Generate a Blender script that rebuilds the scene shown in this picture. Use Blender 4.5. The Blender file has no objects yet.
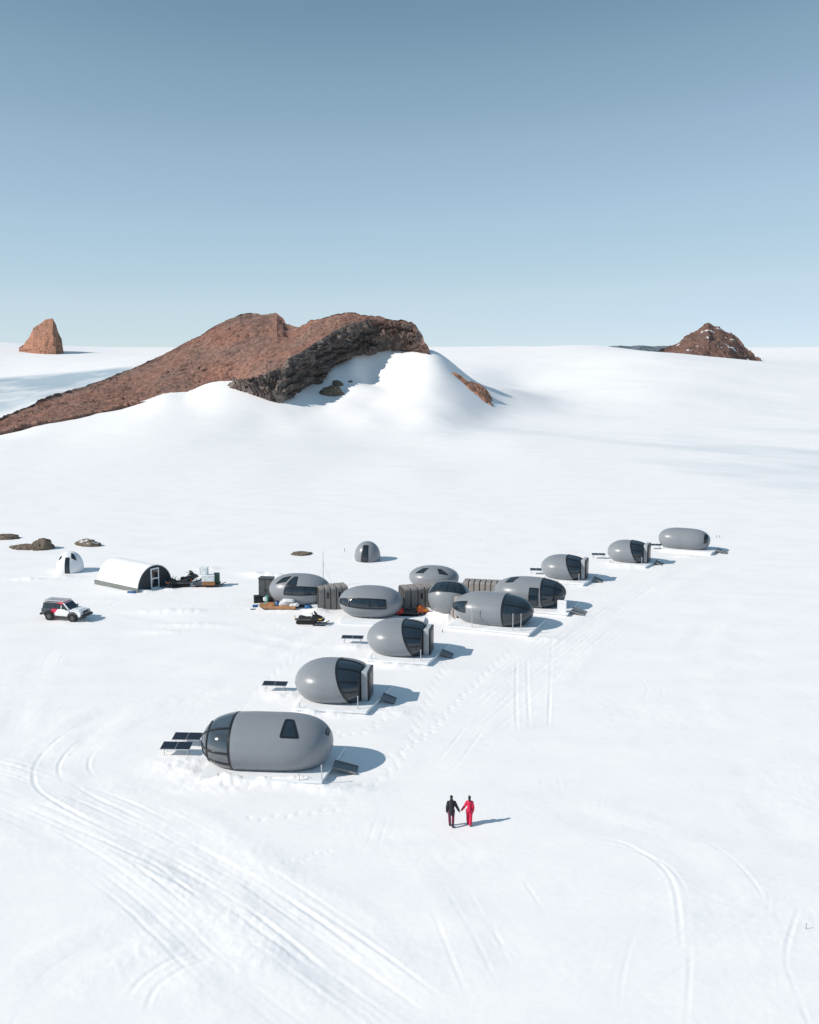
SUN_E = 3.6; EXPO = 0.325
SKY_S = 0.12; SKY_ALT = 6000; SKY_AIR = 1.0; SKY_DUST = 0.0; SKY_OZ = 4.0
SKY_CURVE = ([(0, .12), (.03, .17), (.068, .165), (.082, .226), (.106, .313), (.152, .405), (.283, .55), (.495, .625), (1, .8)],
             [(0, .23), (.058, .28), (.134, .288), (.16, .37), (.206, .463), (.29, .578), (.492, .697), (.705, .753), (1, .85)],
             [(0, .32), (.134, .4), (.29, .402), (.344, .49), (.429, .608), (.562, .715), (.77, .785), (.831, .82), (1, .9)])
SNOW_A = (0.885, 0.876, 0.872); SNOW_B = (0.85, 0.846, 0.85)
POD_C = (0.228, 0.246, 0.268)
AZ_N = 1100; R_N = 620
import bpy, bmesh, math, random
import numpy as np
from mathutils import Vector, Matrix
random.seed(7)
rng = np.random.default_rng(11)
C = bpy.context.scene.collection
R = math.radians

# ------------------------------------------------------------------ camera
F, HC, YH, CX, CY = 971.0, 26.0, 350.0, 409.5, 512.0
PIT = math.atan((CY - YH) / F)
CA, SA = math.cos(PIT), math.sin(PIT)

def at(px, py, D=None, z=0.0):
    """surveyed point: picture direction (px,py) met at ground height z, or at distance D"""
    d = np.array([px - CX, F * CA + (CY - py) * SA, -F * SA + (CY - py) * CA])
    t = (D / d[1]) if D is not None else (z - HC) / d[2]
    return np.array([0, 0, HC]) + d * t

def project(p):
    p = np.asarray(p, float) - np.array([0, 0, HC])
    dep = p[..., 1] * CA - p[..., 2] * SA
    up = p[..., 1] * SA + p[..., 2] * CA
    return CX + F * p[..., 0] / dep, CY - F * up / dep

cam_d = bpy.data.cameras.new('camera'); cam = bpy.data.objects.new('camera', cam_d); C.objects.link(cam)
cam.location = (0, 0, HC); cam.rotation_euler = (math.pi / 2 - PIT, 0, 0)
cam_d.sensor_fit = 'VERTICAL'; cam_d.sensor_height = 24; cam_d.lens = 24 * F / 1024
cam_d.clip_start = 0.5; cam_d.clip_end = 30000
bpy.context.scene.camera = cam

# ------------------------------------------------------------------ light
SUN_DIR = Vector((-0.956, -0.292, 0)).normalized(); EL = R(34.5)
sun_vec = SUN_DIR * math.cos(EL) + Vector((0, 0, math.sin(EL)))
sd = bpy.data.lights.new('sun', 'SUN'); sun = bpy.data.objects.new('sun', sd); C.objects.link(sun)
sun.rotation_euler = sun_vec.to_track_quat('Z', 'Y').to_euler()
sd.energy = SUN_E; sd.angle = R(0.53); sd.color = (1.0, 0.92, 0.835)
W = bpy.data.worlds.new('World'); bpy.context.scene.world = W; W.use_nodes = True
nt = W.node_tree; nt.nodes.clear()
sky = nt.nodes.new('ShaderNodeTexSky'); sky.sky_type = 'NISHITA'; sky.sun_disc = False
sky.sun_elevation = EL; sky.sun_rotation = math.atan2(sun_vec.x, sun_vec.y)
sky.altitude = SKY_ALT; sky.air_density = SKY_AIR; sky.dust_density = SKY_DUST; sky.ozone_density = SKY_OZ
bg = nt.nodes.new('ShaderNodeBackground'); bg.inputs[1].default_value = SKY_S
ow = nt.nodes.new('ShaderNodeOutputWorld')
# grade the sky: a tone curve per channel, unseen overhead end raised to fill shadows
sc0 = nt.nodes.new('ShaderNodeVectorMath'); sc0.operation = 'SCALE'; sc0.inputs[3].default_value = 0.11
cv = nt.nodes.new('ShaderNodeRGBCurve'); cv.mapping.extend = 'HORIZONTAL'
for c_, pts in enumerate(SKY_CURVE):
    cu = cv.mapping.curves[c_]
    while len(cu.points) > 2: cu.points.remove(cu.points[1])
    cu.points[0].location = pts[0]; cu.points[-1].location = pts[-1]
    for p in pts[1:-1]: cu.points.new(*p)
    for p in cu.points: p.handle_type = 'VECTOR'
cv.mapping.update()
sc1 = nt.nodes.new('ShaderNodeVectorMath'); sc1.operation = 'SCALE'; sc1.inputs[3].default_value = 1 / (SKY_S * 2 ** EXPO)
nt.links.new(sky.outputs[0], sc0.inputs[0]); nt.links.new(sc0.outputs[0], cv.inputs[1]); nt.links.new(cv.outputs[0], sc1.inputs[0])
nt.links.new(sc1.outputs[0], bg.inputs[0]); nt.links.new(bg.outputs[0], ow.inputs[0])
vs = bpy.context.scene.view_settings
vs.view_transform = 'Standard'; vs.look = 'None'; vs.gamma = 1; vs.use_curve_mapping = False; vs.exposure = EXPO

# ------------------------------------------------------------------ noise
def _h(ix, iy, iz):
    with np.errstate(over='ignore'):
        h = ix.astype(np.uint32) * np.uint32(374761393) + iy.astype(np.uint32) * np.uint32(668265263) + iz.astype(np.uint32) * np.uint32(2147483647)
        h = (h ^ (h >> np.uint32(13))) * np.uint32(1274126177)
        h = (h ^ (h >> np.uint32(16))) * np.uint32(2246822519)
        return h ^ (h >> np.uint32(13))
_g = np.random.default_rng(3).normal(size=(256, 3)); _g /= np.linalg.norm(_g, axis=1)[:, None]

def perlin(x, y, z):
    x, y, z = np.broadcast_arrays(np.asarray(x, float), y, z)
    xi, yi, zi = np.floor(x).astype(np.int64), np.floor(y).astype(np.int64), np.floor(z).astype(np.int64)
    fx, fy, fz = x - xi, y - yi, z - zi
    u, v, w = [f * f * f * (f * (f * 6 - 15) + 10) for f in (fx, fy, fz)]
    out = 0
    for dx in (0, 1):
        for dy in (0, 1):
            for dz in (0, 1):
                g = _g[(_h(xi + dx, yi + dy, zi + dz) & np.uint32(255)).astype(np.int64)]
                dot = g[..., 0] * (fx - dx) + g[..., 1] * (fy - dy) + g[..., 2] * (fz - dz)
                out = out + dot * (u if dx else 1 - u) * (v if dy else 1 - v) * (w if dz else 1 - w)
    return out * 1.4

def fbm(x, y, z=0.0, o=4, g=0.5, ridged=False):
    a, s, t = 1.0, 0, 0
    x, y, z = np.asarray(x, float), np.asarray(y, float), np.asarray(z, float)
    for i in range(o):
        n = perlin(x + 17.3 * i, y + 5.1 * i, z + 9.7 * i)
        if ridged: n = 1 - 2 * np.abs(n)
        s = s + a * n; t += a; a *= g; x, y, z = x * 2.03, y * 2.03, z * 2.03
    return s / t

# ------------------------------------------------------------------ materials
def nodes(name):
    m = bpy.data.materials.new(name); m.use_nodes = True
    n = m.node_tree.nodes; return m, n, m.node_tree.links, n['Principled BSDF']

def mat(name, col, rough=0.6, metal=0.0, coat=0.0, var=0.08, scale=3.0, spec=0.5, bump=0.0):
    """plain paint / plastic / wood: a colour broken up by two sizes of noise"""
    m, n, l, b = nodes(name)
    tc = n.new('ShaderNodeTexCoord'); nz = n.new('ShaderNodeTexNoise')
    nz.inputs['Scale'].default_value = scale; nz.inputs['Detail'].default_value = 6
    l.new(tc.outputs['Object'], nz.inputs['Vector'])
    mr = n.new('ShaderNodeMapRange'); mr.inputs[1].default_value = 0.3; mr.inputs[2].default_value = 0.7
    mr.inputs[3].default_value = 1 - var; mr.inputs[4].default_value = 1 + var
    l.new(nz.outputs['Fac'], mr.inputs[0])
    mx = n.new('ShaderNodeMix'); mx.data_type = 'RGBA'; mx.blend_type = 'MULTIPLY'; mx.inputs[0].default_value = 1
    mx.inputs[6].default_value = (*col, 1); l.new(mr.outputs[0], mx.inputs[7]); l.new(mx.outputs[2], b.inputs['Base Color'])
    m2 = n.new('ShaderNodeMapRange'); m2.inputs[1].default_value = 0.3; m2.inputs[2].default_value = 0.7
    m2.inputs[3].default_value = rough * 0.85; m2.inputs[4].default_value = min(1, rough * 1.2); l.new(nz.outputs['Fac'], m2.inputs[0])
    l.new(m2.outputs[0], b.inputs['Roughness'])
    b.inputs['Metallic'].default_value = metal; b.inputs['Coat Weight'].default_value = coat; b.inputs['Specular IOR Level'].default_value = spec
    if bump:
        bp = n.new('ShaderNodeBump'); bp.inputs['Strength'].default_value = bump; bp.inputs['Distance'].default_value = 0.03
        l.new(nz.outputs['Fac'], bp.inputs['Height']); l.new(bp.outputs[0], b.inputs['Normal'])
    return m

def snow_material():
    m, n, l, b = nodes('snow')
    at_ = n.new('ShaderNodeAttribute'); at_.attribute_name = 'ice_shade'
    tc = n.new('ShaderNodeTexCoord')
    n1 = n.new('ShaderNodeTexNoise'); n1.inputs['Scale'].default_value = 0.35; n1.inputs['Detail'].default_value = 8
    mp = n.new('ShaderNodeMapping'); mp.inputs['Scale'].default_value = (0.6, 1.0, 1.0); mp.inputs['Rotation'].default_value = (0, 0, R(-20))
    l.new(tc.outputs['Object'], mp.inputs[0]); l.new(mp.outputs[0], n1.inputs['Vector'])
    mr = n.new('ShaderNodeMapRange'); mr.inputs[1].default_value = 0.35; mr.inputs[2].default_value = 0.65; mr.inputs[3].default_value = 0.0; mr.inputs[4].default_value = 1
    l.new(n1.outputs['Fac'], mr.inputs[0])
    c0 = n.new('ShaderNodeMix'); c0.data_type = 'RGBA'; c0.inputs[6].default_value = (*SNOW_A, 1); c0.inputs[7].default_value = (*SNOW_B, 1)
    l.new(mr.outputs[0], c0.inputs[0])
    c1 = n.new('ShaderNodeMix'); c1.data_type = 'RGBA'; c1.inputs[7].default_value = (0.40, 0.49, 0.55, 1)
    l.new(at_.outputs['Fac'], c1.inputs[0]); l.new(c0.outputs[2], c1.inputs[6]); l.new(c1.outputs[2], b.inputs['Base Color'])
    b.inputs['Roughness'].default_value = 0.7; b.inputs['Specular IOR Level'].default_value = 0.15
    n2 = n.new('ShaderNodeTexNoise'); n2.inputs['Scale'].default_value = 2.6; n2.inputs['Detail'].default_value = 7; n2.inputs['Roughness'].default_value = 0.6
    l.new(mp.outputs[0], n2.inputs['Vector'])
    bp = n.new('ShaderNodeBump'); bp.inputs['Strength'].default_value = 0.28; bp.inputs['Distance'].default_value = 0.06
    l.new(n2.outputs['Fac'], bp.inputs['Height']); l.new(bp.outputs[0], b.inputs['Normal'])
    return m

def rock_material(name, ca, cb, cc, scale=1.0, aniso=True, snow=0.0):
    """ca/cb scree colours, cc bare cliff; attribute 'cliff' chooses"""
    m, n, l, b = nodes(name)
    tc = n.new('ShaderNodeTexCoord'); mp = n.new('ShaderNodeMapping'); bed = n.new('ShaderNodeAttribute'); bed.attribute_name = 'bedding'
    mp.inputs['Scale'].default_value = (scale,) * 3
    l.new(bed.outputs['Vector'] if aniso else tc.outputs['Object'], mp.inputs[0])
    def noise(s, d=8, r=0.62):
        t = n.new('ShaderNodeTexNoise'); t.inputs['Scale'].default_value = s; t.inputs['Detail'].default_value = d; t.inputs['Roughness'].default_value = r
        l.new(mp.outputs[0], t.inputs['Vector']); return t
    na, nb, nd = noise(0.07), noise(0.8, 9, 0.7), noise(1.7, 5, 0.7)
    def ramp(src, a, b_):
        t = n.new('ShaderNodeMapRange'); t.inputs[1].default_value = a; t.inputs[2].default_value = b_; l.new(src.outputs['Fac'], t.inputs[0]); return t
    r1, r2, r3 = ramp(na, 0.36, 0.64), ramp(nb, 0.38, 0.62), ramp(nd, 0.34, 0.47)
    def mix(f, a, b_, mode='MIX'):
        t = n.new('ShaderNodeMix'); t.data_type = 'RGBA'; t.blend_type = mode
        for s, v in ((0, f), (6, a), (7, b_)):
            if hasattr(v, 'is_linked') or hasattr(v, 'links'): l.new(v, t.inputs[s])
            else: t.inputs[s].default_value = v if s == 0 else (*v, 1)
        return t.outputs[2]
    c = mix(r1.outputs[0], ca, cb)
    c = mix(r2.outputs[0], mix(1.0, c, (0.66, 0.65, 0.65), 'MULTIPLY'), mix(1.0, c, (1.32, 1.29, 1.28), 'MULTIPLY'))
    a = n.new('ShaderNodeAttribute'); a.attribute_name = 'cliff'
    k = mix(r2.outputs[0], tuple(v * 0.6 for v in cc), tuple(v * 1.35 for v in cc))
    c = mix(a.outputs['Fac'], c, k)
    c = mix(r3.outputs[0], mix(1.0, c, (0.5, 0.48, 0.47), 'MULTIPLY'), c)
    bnd = n.new('ShaderNodeAttribute'); bnd.attribute_name = 'layer'; c = mix(bnd.outputs['Fac'], c, mix(1.0, c, (0.55, 0.54, 0.55), 'MULTIPLY'))
    s = n.new('ShaderNodeAttribute'); s.attribute_name = 'snowcap'
    c = mix(s.outputs['Fac'], c, (0.86, 0.89, 0.92))
    l.new(c, b.inputs['Base Color']); b.inputs['Roughness'].default_value = 0.9; b.inputs['Specular IOR Level'].default_value = 0.2
    bp = n.new('ShaderNodeBump'); bp.inputs['Strength'].default_value = 0.6; bp.inputs['Distance'].default_value = 0.5 / scale
    l.new(nb.outputs['Fac'], bp.inputs['Height']); l.new(bp.outputs[0], b.inputs['Normal'])
    return m

# ------------------------------------------------------------------ mesh helpers
class MB:
    def __init__(s): s.v, s.f, s.m, s.sm = [], [], [], []
    def add(s, vs_, fs, mi=0, smooth=True):
        o = len(s.v); s.v += [tuple(map(float, p)) for p in vs_]
        for f in fs: s.f.append([i + o for i in f]); s.m.append(mi); s.sm.append(smooth)
    def grid(s, P, wrap=False, mi=0, smooth=True, flip=False):
        """P: array rows x cols x 3"""
        r, c = P.shape[:2]; fs = []
        for i in range(r - 1):
            for j in range(c if wrap else c - 1):
                k = (j + 1) % c
                q = [i * c + j, i * c + k, (i + 1) * c + k, (i + 1) * c + j]
                fs.append(q[::-1] if flip else q)
        s.add(P.reshape(-1, 3), fs, mi, smooth)
    def box(s, c, d, rot=None, bev=0.0, mi=0, taper=(1, 1)):
        bm = bmesh.new(); bmesh.ops.create_cube(bm, size=1)
        for v in bm.verts:
            tp = v.co.z + 0.5
            v.co.x *= d[0] * (1 + (taper[0] - 1) * tp); v.co.y *= d[1] * (1 + (taper[1] - 1) * tp); v.co.z *= d[2]
        if bev: bmesh.ops.bevel(bm, geom=list(bm.edges), offset=min(bev, 0.45 * min(d)), segments=2, affect='EDGES', profile=0.5)
        s._bm(bm, Vector(c), rot, mi)
    def _bm(s, bm, c, rot, mi):
        if rot is not None: bmesh.ops.rotate(bm, verts=bm.verts, cent=(0, 0, 0), matrix=rot.to_matrix() if hasattr(rot, 'to_matrix') else rot)
        bm.verts.ensure_lookup_table(); bm.verts.index_update()
        s.add([v.co + c for v in bm.verts], [[v.index for v in f.verts] for f in bm.faces], mi, False); bm.free()
    def prism(s, prof, y0, y1, bev=0.0, mi=0, top_in=None, smooth=False):
        """profile in x,z extruded along y; top_in=(z0,inset) narrows everything above z0"""
        bm = bmesh.new()
        a = [bm.verts.new((x, y0, z)) for x, z in prof]; b = [bm.verts.new((x, y1, z)) for x, z in prof]
        bm.faces.new(a); bm.faces.new(b[::-1]); n = len(prof)
        for i in range(n): bm.faces.new((a[i], b[i], b[(i + 1) % n], a[(i + 1) % n]))
        if top_in:
            for v in bm.verts:
                if v.co.z > top_in[0]: v.co.y -= math.copysign(top_in[1] * (v.co.z - top_in[0]), v.co.y - (y0 + y1) / 2)
        bmesh.ops.recalc_face_normals(bm, faces=bm.faces)
        if bev: bmesh.ops.bevel(bm, geom=list(bm.edges), offset=bev, segments=2, affect='EDGES', profile=0.5, clamp_overlap=True)
        s._bm(bm, Vector((0, 0, 0)), None, mi)
    def tube(s, pts, rad, n=8, mi=0, cap=True):
        pts = [Vector(p) for p in pts]; rads = rad if hasattr(rad, '__len__') else [rad] * len(pts)
        rings = []; prev = None
        for i, p in enumerate(pts):
            t = (pts[min(i + 1, len(pts) - 1)] - pts[max(i - 1, 0)]).normalized()
            ref = prev if prev is not None else (Vector((0, 0, 1)) if abs(t.z) < 0.9 else Vector((1, 0, 0)))
            u = (ref - t * ref.dot(t)).normalized(); w = t.cross(u); prev = u
            rings.append([p + (u * math.cos(a) + w * math.sin(a)) * rads[i] for a in np.linspace(0, 2 * math.pi, n, endpoint=False)])
        P = np.array([[list(q) for q in r] for r in rings]); s.grid(P, wrap=True, mi=mi)
        if cap:
            s.add(P[0], [list(range(n))[::-1]], mi); s.add(P[-1], [list(range(n))], mi)
    def ball(s, c, r, n=10, mi=0):
        r = r if hasattr(r, '__len__') else (r, r, r); P = np.zeros((n + 1, 2 * n, 3))
        for i, th in enumerate(np.linspace(0, math.pi, n + 1)):
            for j, ph in enumerate(np.linspace(0, 2 * math.pi, 2 * n, endpoint=False)):
                P[i, j] = (c[0] + r[0] * math.sin(th) * math.cos(ph), c[1] + r[1] * math.sin(th) * math.sin(ph), c[2] - r[2] * math.cos(th))
        s.grid(P, wrap=True, mi=mi)
    def disc_y(s, c, r, w, n=24, mi=0):
        """wheel-like cylinder with its axis along y"""
        s.tube([(c[0], c[1] - w / 2, c[2]), (c[0], c[1] - w / 2 + 0.001, c[2]), (c[0], c[1] + w / 2 - 0.001, c[2]), (c[0], c[1] + w / 2, c[2])], [r * 0.93, r, r, r * 0.93], n, mi)
    def build(s, name, mats, parent=None):
        me = bpy.data.meshes.new(name); me.from_pydata(s.v, [], s.f)
        for m in (mats if isinstance(mats, (list, tuple)) else [mats]): me.materials.append(m)
        me.polygons.foreach_set('material_index', s.m); me.polygons.foreach_set('use_smooth', s.sm); me.validate(); me.update()
        o = bpy.data.objects.new(name, me); C.objects.link(o)
        if parent: o.parent = parent
        return o

def tag(o, label=None, cat=None, group=None, kind=None):
    for k, v in (('label', label), ('category', cat), ('group', group), ('kind', kind)):
        if v: o[k] = v
    return o

def thing(name, label, cat, loc=(0, 0, 0), rz=0.0, group=None):
    o = bpy.data.objects.new(name, None); C.objects.link(o); o.empty_display_size = 0.3
    o.location = tuple(map(float, loc)); o.rotation_euler = (0, 0, rz); return tag(o, label, cat, group)

def dup(root, label, loc, rz, swap=None, group=None):
    """copy a thing with its parts and sub-parts; swap exchanges materials"""
    r = root.copy(); C.objects.link(r); r.location = tuple(map(float, loc)); r.rotation_euler = (0, 0, rz); r['label'] = label
    if group: r['group'] = group
    def cp(src, par):
        for ch in list(src.children):
            c = ch.copy(); C.objects.link(c); c.parent = par
            if swap and c.type == 'MESH' and any(m and m.name in swap for m in c.data.materials):
                c.data = c.data.copy()
                for i, m in enumerate(c.data.materials):
                    if m.name in swap: c.data.materials[i] = swap[m.name]
            cp(ch, c)
    cp(root, r); return r
# ------------------------------------------------------------------ terrain
def interp(pl, px):
    """polyline [(px, py, D)...] sampled at px"""
    a = np.array(pl, float); return np.interp(px, a[:, 0], a[:, 1]), np.interp(px, a[:, 0], a[:, 2])

CONTACT = [(-60, 441, 288), (0, 430, 300), (20, 424, 304), (33, 423, 308), (40, 420, 310), (58, 419, 314), (75, 414, 320), (100, 410, 330), (118, 404, 334), (150, 401, 342), (165, 396.5, 345), (190, 394, 348), (204, 388.5, 350), (222, 387, 350),
           (232, 389, 342), (252, 395, 336), (268, 401, 333), (280, 403.5, 331), (287, 400, 334), (297, 397, 342), (300, 393, 345), (304, 387, 351), (313, 383, 358), (323, 385, 359), (326, 376, 366),
           (332, 366, 373), (350, 357.5, 380), (362, 354, 383), (370, 356, 383), (387, 349.5, 386), (411, 350, 385), (427, 353, 379), (431, 355, 377)]
EDGE = [(-60, 439, 290), (0, 427, 303), (40, 417, 314), (100, 407, 333), (150, 397.5, 345), (165, 394, 348), (204, 386.5, 353), (222, 385, 353), (232, 385.5, 353),
        (250, 378, 344), (265, 372, 339), (284, 366, 341), (289, 357, 345), (303, 351, 353), (312, 345, 359), (333, 332, 372), (352, 323, 379), (370, 319, 383),
        (385, 318.5, 383), (400, 322, 383), (413, 324, 382), (418, 331, 381), (424, 343, 379), (428, 351, 378), (431, 355, 377.5)]
CREST = [(-60, 428, 312), (0, 415.5, 330), (33, 401.5, 345), (37, 397.5, 348), (60, 391.5, 360), (100, 379, 375), (130, 367, 388), (160, 353.5, 398), (172, 348, 400), (203, 331, 408), (208, 327.5, 410),
         (228, 317, 415), (240, 312.5, 418), (252, 311, 420), (265, 313, 418), (277, 311.5, 417), (284, 316, 415), (288, 322.5, 410), (299, 325, 402), (309, 319, 398),
         (322, 316.5, 396), (330, 313.5, 395), (345, 311, 394), (357, 310.5, 393), (362, 313, 392), (380, 314, 390), (388, 317.5, 389), (400, 318, 388), (413, 321, 387),
         (418, 325, 386), (420, 335, 384), (425, 341, 382), (428, 350, 380), (431, 355, 378)]

# surveyed snow heights (px, py, distance)
SURV = [(200, 412, 318), (200, 435, 280), (100, 432, 290), (240, 405, 325), (60, 436, 288), (-30, 445, 275), (300, 412, 326), (300, 428, 302), (265, 418, 315),
        (340, 362, 381), (340, 385, 359), (340, 400, 343), (340, 415, 324), (370, 370, 378), (370, 385, 362), (370, 400, 343), (370, 415, 322), (370, 428, 305), (400, 352, 384), (400, 370, 371), (400, 390, 352), (400, 410, 328), (400, 425, 310),
        (430, 370, 366), (430, 385, 352), (430, 400, 338), (430, 415, 320), (430, 430, 302), (455, 375.5, 371), (460, 395, 352), (460, 410, 335), (460, 425, 315), (472, 388, 369), (485, 398, 366), (485, 412, 348), (485, 425, 325), (500, 407.5, 364), (500, 428, 322),
        (420, 385, 425), (400, 390, 450), (440, 364, 430), (462, 376, 430), (505, 388, 430), (300, 390, 470), (350, 390, 450),
        (0, 410, 380), (-60, 412, 380), (40, 395, 430), (-60, 395, 440), (0, 376, 600), (60, 371, 610), (130, 365, 625), (-80, 377, 600), (70, 388, 480), (0, 361, 740), (100, 356, 800), (0, 343, 950), (-80, 341, 950), (45, 347, 950), (90, 350, 950), (150, 351, 950), (250, 351, 950),
        (350, 352, 900), (300, 365, 600), (200, 370, 560),
        (431, 348, 950), (520, 346.6, 950), (600, 346, 900), (628, 350, 800), (635, 354, 1300), (680, 355, 1300), (600, 352, 1300), (635, 352, 1700), (520, 385, 560), (480, 372, 600), (560, 400, 450), (655, 353, 700), (763, 361.5, 700), (819, 366, 700), (900, 370, 700), (655, 395, 450), (760, 400, 450), (850, 402, 450), (655, 352.5, 820), (763, 362, 850), (840, 366, 850),
        (600, 450, 258), (750, 450, 258), (850, 450, 258), (655, 425, 335), (800, 425, 335), (520, 445, 270)]
_cp = [at(px, py, D) for px, py, D in SURV] + [at(px, py, D) - np.array([0, 0, 1.6 * max(0, min(1, (140 - px) / 60))]) for px, py, D in CONTACT if px not in (287, 304, 313, 222, 20, 33, 58, 118, 297, 268, 362, 326)]
for az in np.linspace(-0.62, 0.62, 9):
    for r in (5, 20, 45, 80, 120, 165, 215): _cp.append((r * math.sin(az), r * math.cos(az), 0.0))
for az in (-3.1, -2.4, -1.7, -1.1, 1.1, 1.7, 2.4, 3.1):
    for r, z in ((5, 0), (60, 0), (150, 0), (300, 1), (900, 22), (3000, 34)): _cp.append((r * math.sin(az), r * math.cos(az), z))
for az in (-0.6, -0.4, -0.2, 0, 0.2, 0.4, 0.6):
    for r, z in ((1700, 30), (3000, 34), (9000, 40)): _cp.append((r * math.sin(az), r * math.cos(az), z))
_cp = np.array(_cp, float)
def _uv(x, y): return np.stack([np.arctan2(x, y) * 2.6, np.log(np.hypot(x, y) + 1e-6)], -1)
_cu = _uv(_cp[:, 0], _cp[:, 1]); _phi = lambda d2: np.sqrt(d2 + 0.003)
_A = _phi(((_cu[:, None] - _cu[None]) ** 2).sum(-1)); _w = np.linalg.solve(_A + np.eye(len(_A)) * -1e-4, _cp[:, 2])

def base_height(x, y):
    u = _uv(x, y); out = np.zeros(len(u))
    for i in range(0, len(u), 60000):
        out[i:i + 60000] = _phi(((u[i:i + 60000, None] - _cu[None]) ** 2).sum(-1)) @ _w
    return out

# --- fine relief of the camp: ruts, footprints, drifts, on a 0.1 m map
GX0, GX1, GY0, GY1, GS = -62.0, 62.0, 24.0, 152.0, 0.1
HM = np.zeros((int((GY1 - GY0) / GS), int((GX1 - GX0) / GS)), np.float32)

def smooth_line(pts, n=14):
    p = [Vector((a, b)) for a, b in pts]; out = []
    for i in range(len(p) - 1):
        p0, p1, p2, p3 = p[max(i - 1, 0)], p[i], p[i + 1], p[min(i + 2, len(p) - 1)]
        for k in range(n):
            t = k / n; out.append(0.5 * ((2 * p1) + (p2 - p0) * t + (2 * p0 - 5 * p1 + 4 * p2 - p3) * t * t + (3 * p1 - p0 - 3 * p2 + p3) * t ** 3))
    return [(q.x, q.y) for q in out] + [tuple(pts[-1])]

def rut(line, width, depth, rim=0.5, jitter=0.25):
    """press one rut (with thrown-up rims) into the map along a ground polyline"""
    width = max(width * 0.72, 0.16); depth *= 0.23
    a = np.array(line); rad = width * 2.2
    acc = {}
    best = None
    lo, hi = a.min(0) - rad, a.max(0) + rad
    i0, i1 = max(0, int((lo[1] - GY0) / GS)), min(HM.shape[0], int((hi[1] - GY0) / GS) + 1)
    j0, j1 = max(0, int((lo[0] - GX0) / GS)), min(HM.shape[1], int((hi[0] - GX0) / GS) + 1)
    if i1 <= i0 or j1 <= j0: return
    best = np.full((i1 - i0, j1 - j0), 1e9, np.float32); far = np.zeros_like(best); nseg = len(a) - 1
    for si, (p, q) in enumerate(zip(a[:-1], a[1:])):
        l, h = np.minimum(p, q) - rad, np.maximum(p, q) + rad
        y0, y1 = max(i0, int((l[1] - GY0) / GS)), min(i1, int((h[1] - GY0) / GS) + 2)
        x0, x1 = max(j0, int((l[0] - GX0) / GS)), min(j1, int((h[0] - GX0) / GS) + 2)
        if y1 <= y0 or x1 <= x0: continue
        Y, X = np.mgrid[y0:y1, x0:x1]; X = GX0 + X * GS; Y = GY0 + Y * GS
        d = q - p; L2 = max(d @ d, 1e-6); t = np.clip(((X - p[0]) * d[0] + (Y - p[1]) * d[1]) / L2, 0, 1)
        dist = np.hypot(X - p[0] - t * d[0], Y - p[1] - t * d[1])
        s = best[y0 - i0:y1 - i0, x0 - j0:x1 - j0]; g = far[y0 - i0:y1 - i0, x0 - j0:x1 - j0]; better = dist < s; s[better] = dist[better]; g[better] = si / nseg
    sel = best < rad
    yy, xx = np.nonzero(sel); d = best[sel] / width
    gx_, gy_ = (xx + j0) * GS, (yy + i0) * GS; d = np.abs(d + 0.2 * fbm(gx_ / (0.5 + width), gy_ / (0.5 + width), depth * 50, 3, 0.6)); crumb = np.exp(-((d - 1.0) / 0.9) ** 2) * fbm(gx_ * 2.6, gy_ * 2.6, depth * 9, 2) * 0.009 * min(1, depth / 0.02)
    mod = 0.7 + 2.6 * perlin((xx + j0) * GS / 6.5, (yy + i0) * GS / 6.5, depth * 310) + jitter * 2.4 * perlin((xx + j0) * GS / 1.3, (yy + i0) * GS / 1.3, depth * 31)
    prof = -np.exp(-(d / 0.55) ** 4) + rim * np.exp(-((d - 1.15) / 0.38) ** 2)
    fade = np.clip(np.minimum(far[sel], 1 - far[sel]) * 6, 0, 1); prof = prof * fade; HM[yy + i0, xx + j0] += (crumb * fade * np.clip(mod, 0, 1)).astype(np.float32)
    HM[yy + i0, xx + j0] += (prof * depth * np.clip(mod, 0, 2.2)).astype(np.float32)

def bump_at(x, y, rx, ry, h, rough=0.0, rot=0.0):
    rad = max(rx, ry) * 2
    y0, y1 = max(0, int((y - rad - GY0) / GS)), min(HM.shape[0], int((y + rad - GY0) / GS) + 1)
    x0, x1 = max(0, int((x - rad - GX0) / GS)), min(HM.shape[1], int((x + rad - GX0) / GS) + 1)
    if y1 <= y0 or x1 <= x0: return
    Y, X = np.mgrid[y0:y1, x0:x1]; X = GX0 + X * GS - x; Y = GY0 + Y * GS - y
    c, s = math.cos(rot), math.sin(rot); U, V = X * c + Y * s, -X * s + Y * c
    g = np.exp(-((U / rx) ** 2 + (V / ry) ** 2) * 1.6)
    if rough: g = g * (1 + rough * fbm((X + x) * 1.1, (Y + y) * 1.1, 3.3, 4, 0.6))
    HM[y0:y1, x0:x1] += (g * h).astype(np.float32)

def px_line(pts): return smooth_line([tuple(at(px, py)[:2]) for px, py in pts])
def offset(line, d):
    a = np.array(line); t = np.gradient(a, axis=0); t /= np.linalg.norm(t, axis=1)[:, None] + 1e-9
    return [tuple(v) for v in a + np.stack([-t[:, 1], t[:, 0]], 1) * d]
def twin(pts, gauge=1.7, width=0.22, depth=0.06):
    l = px_line(pts)
    for s in (-1, 1): rut(offset(l, s * gauge / 2), width, depth)

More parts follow.
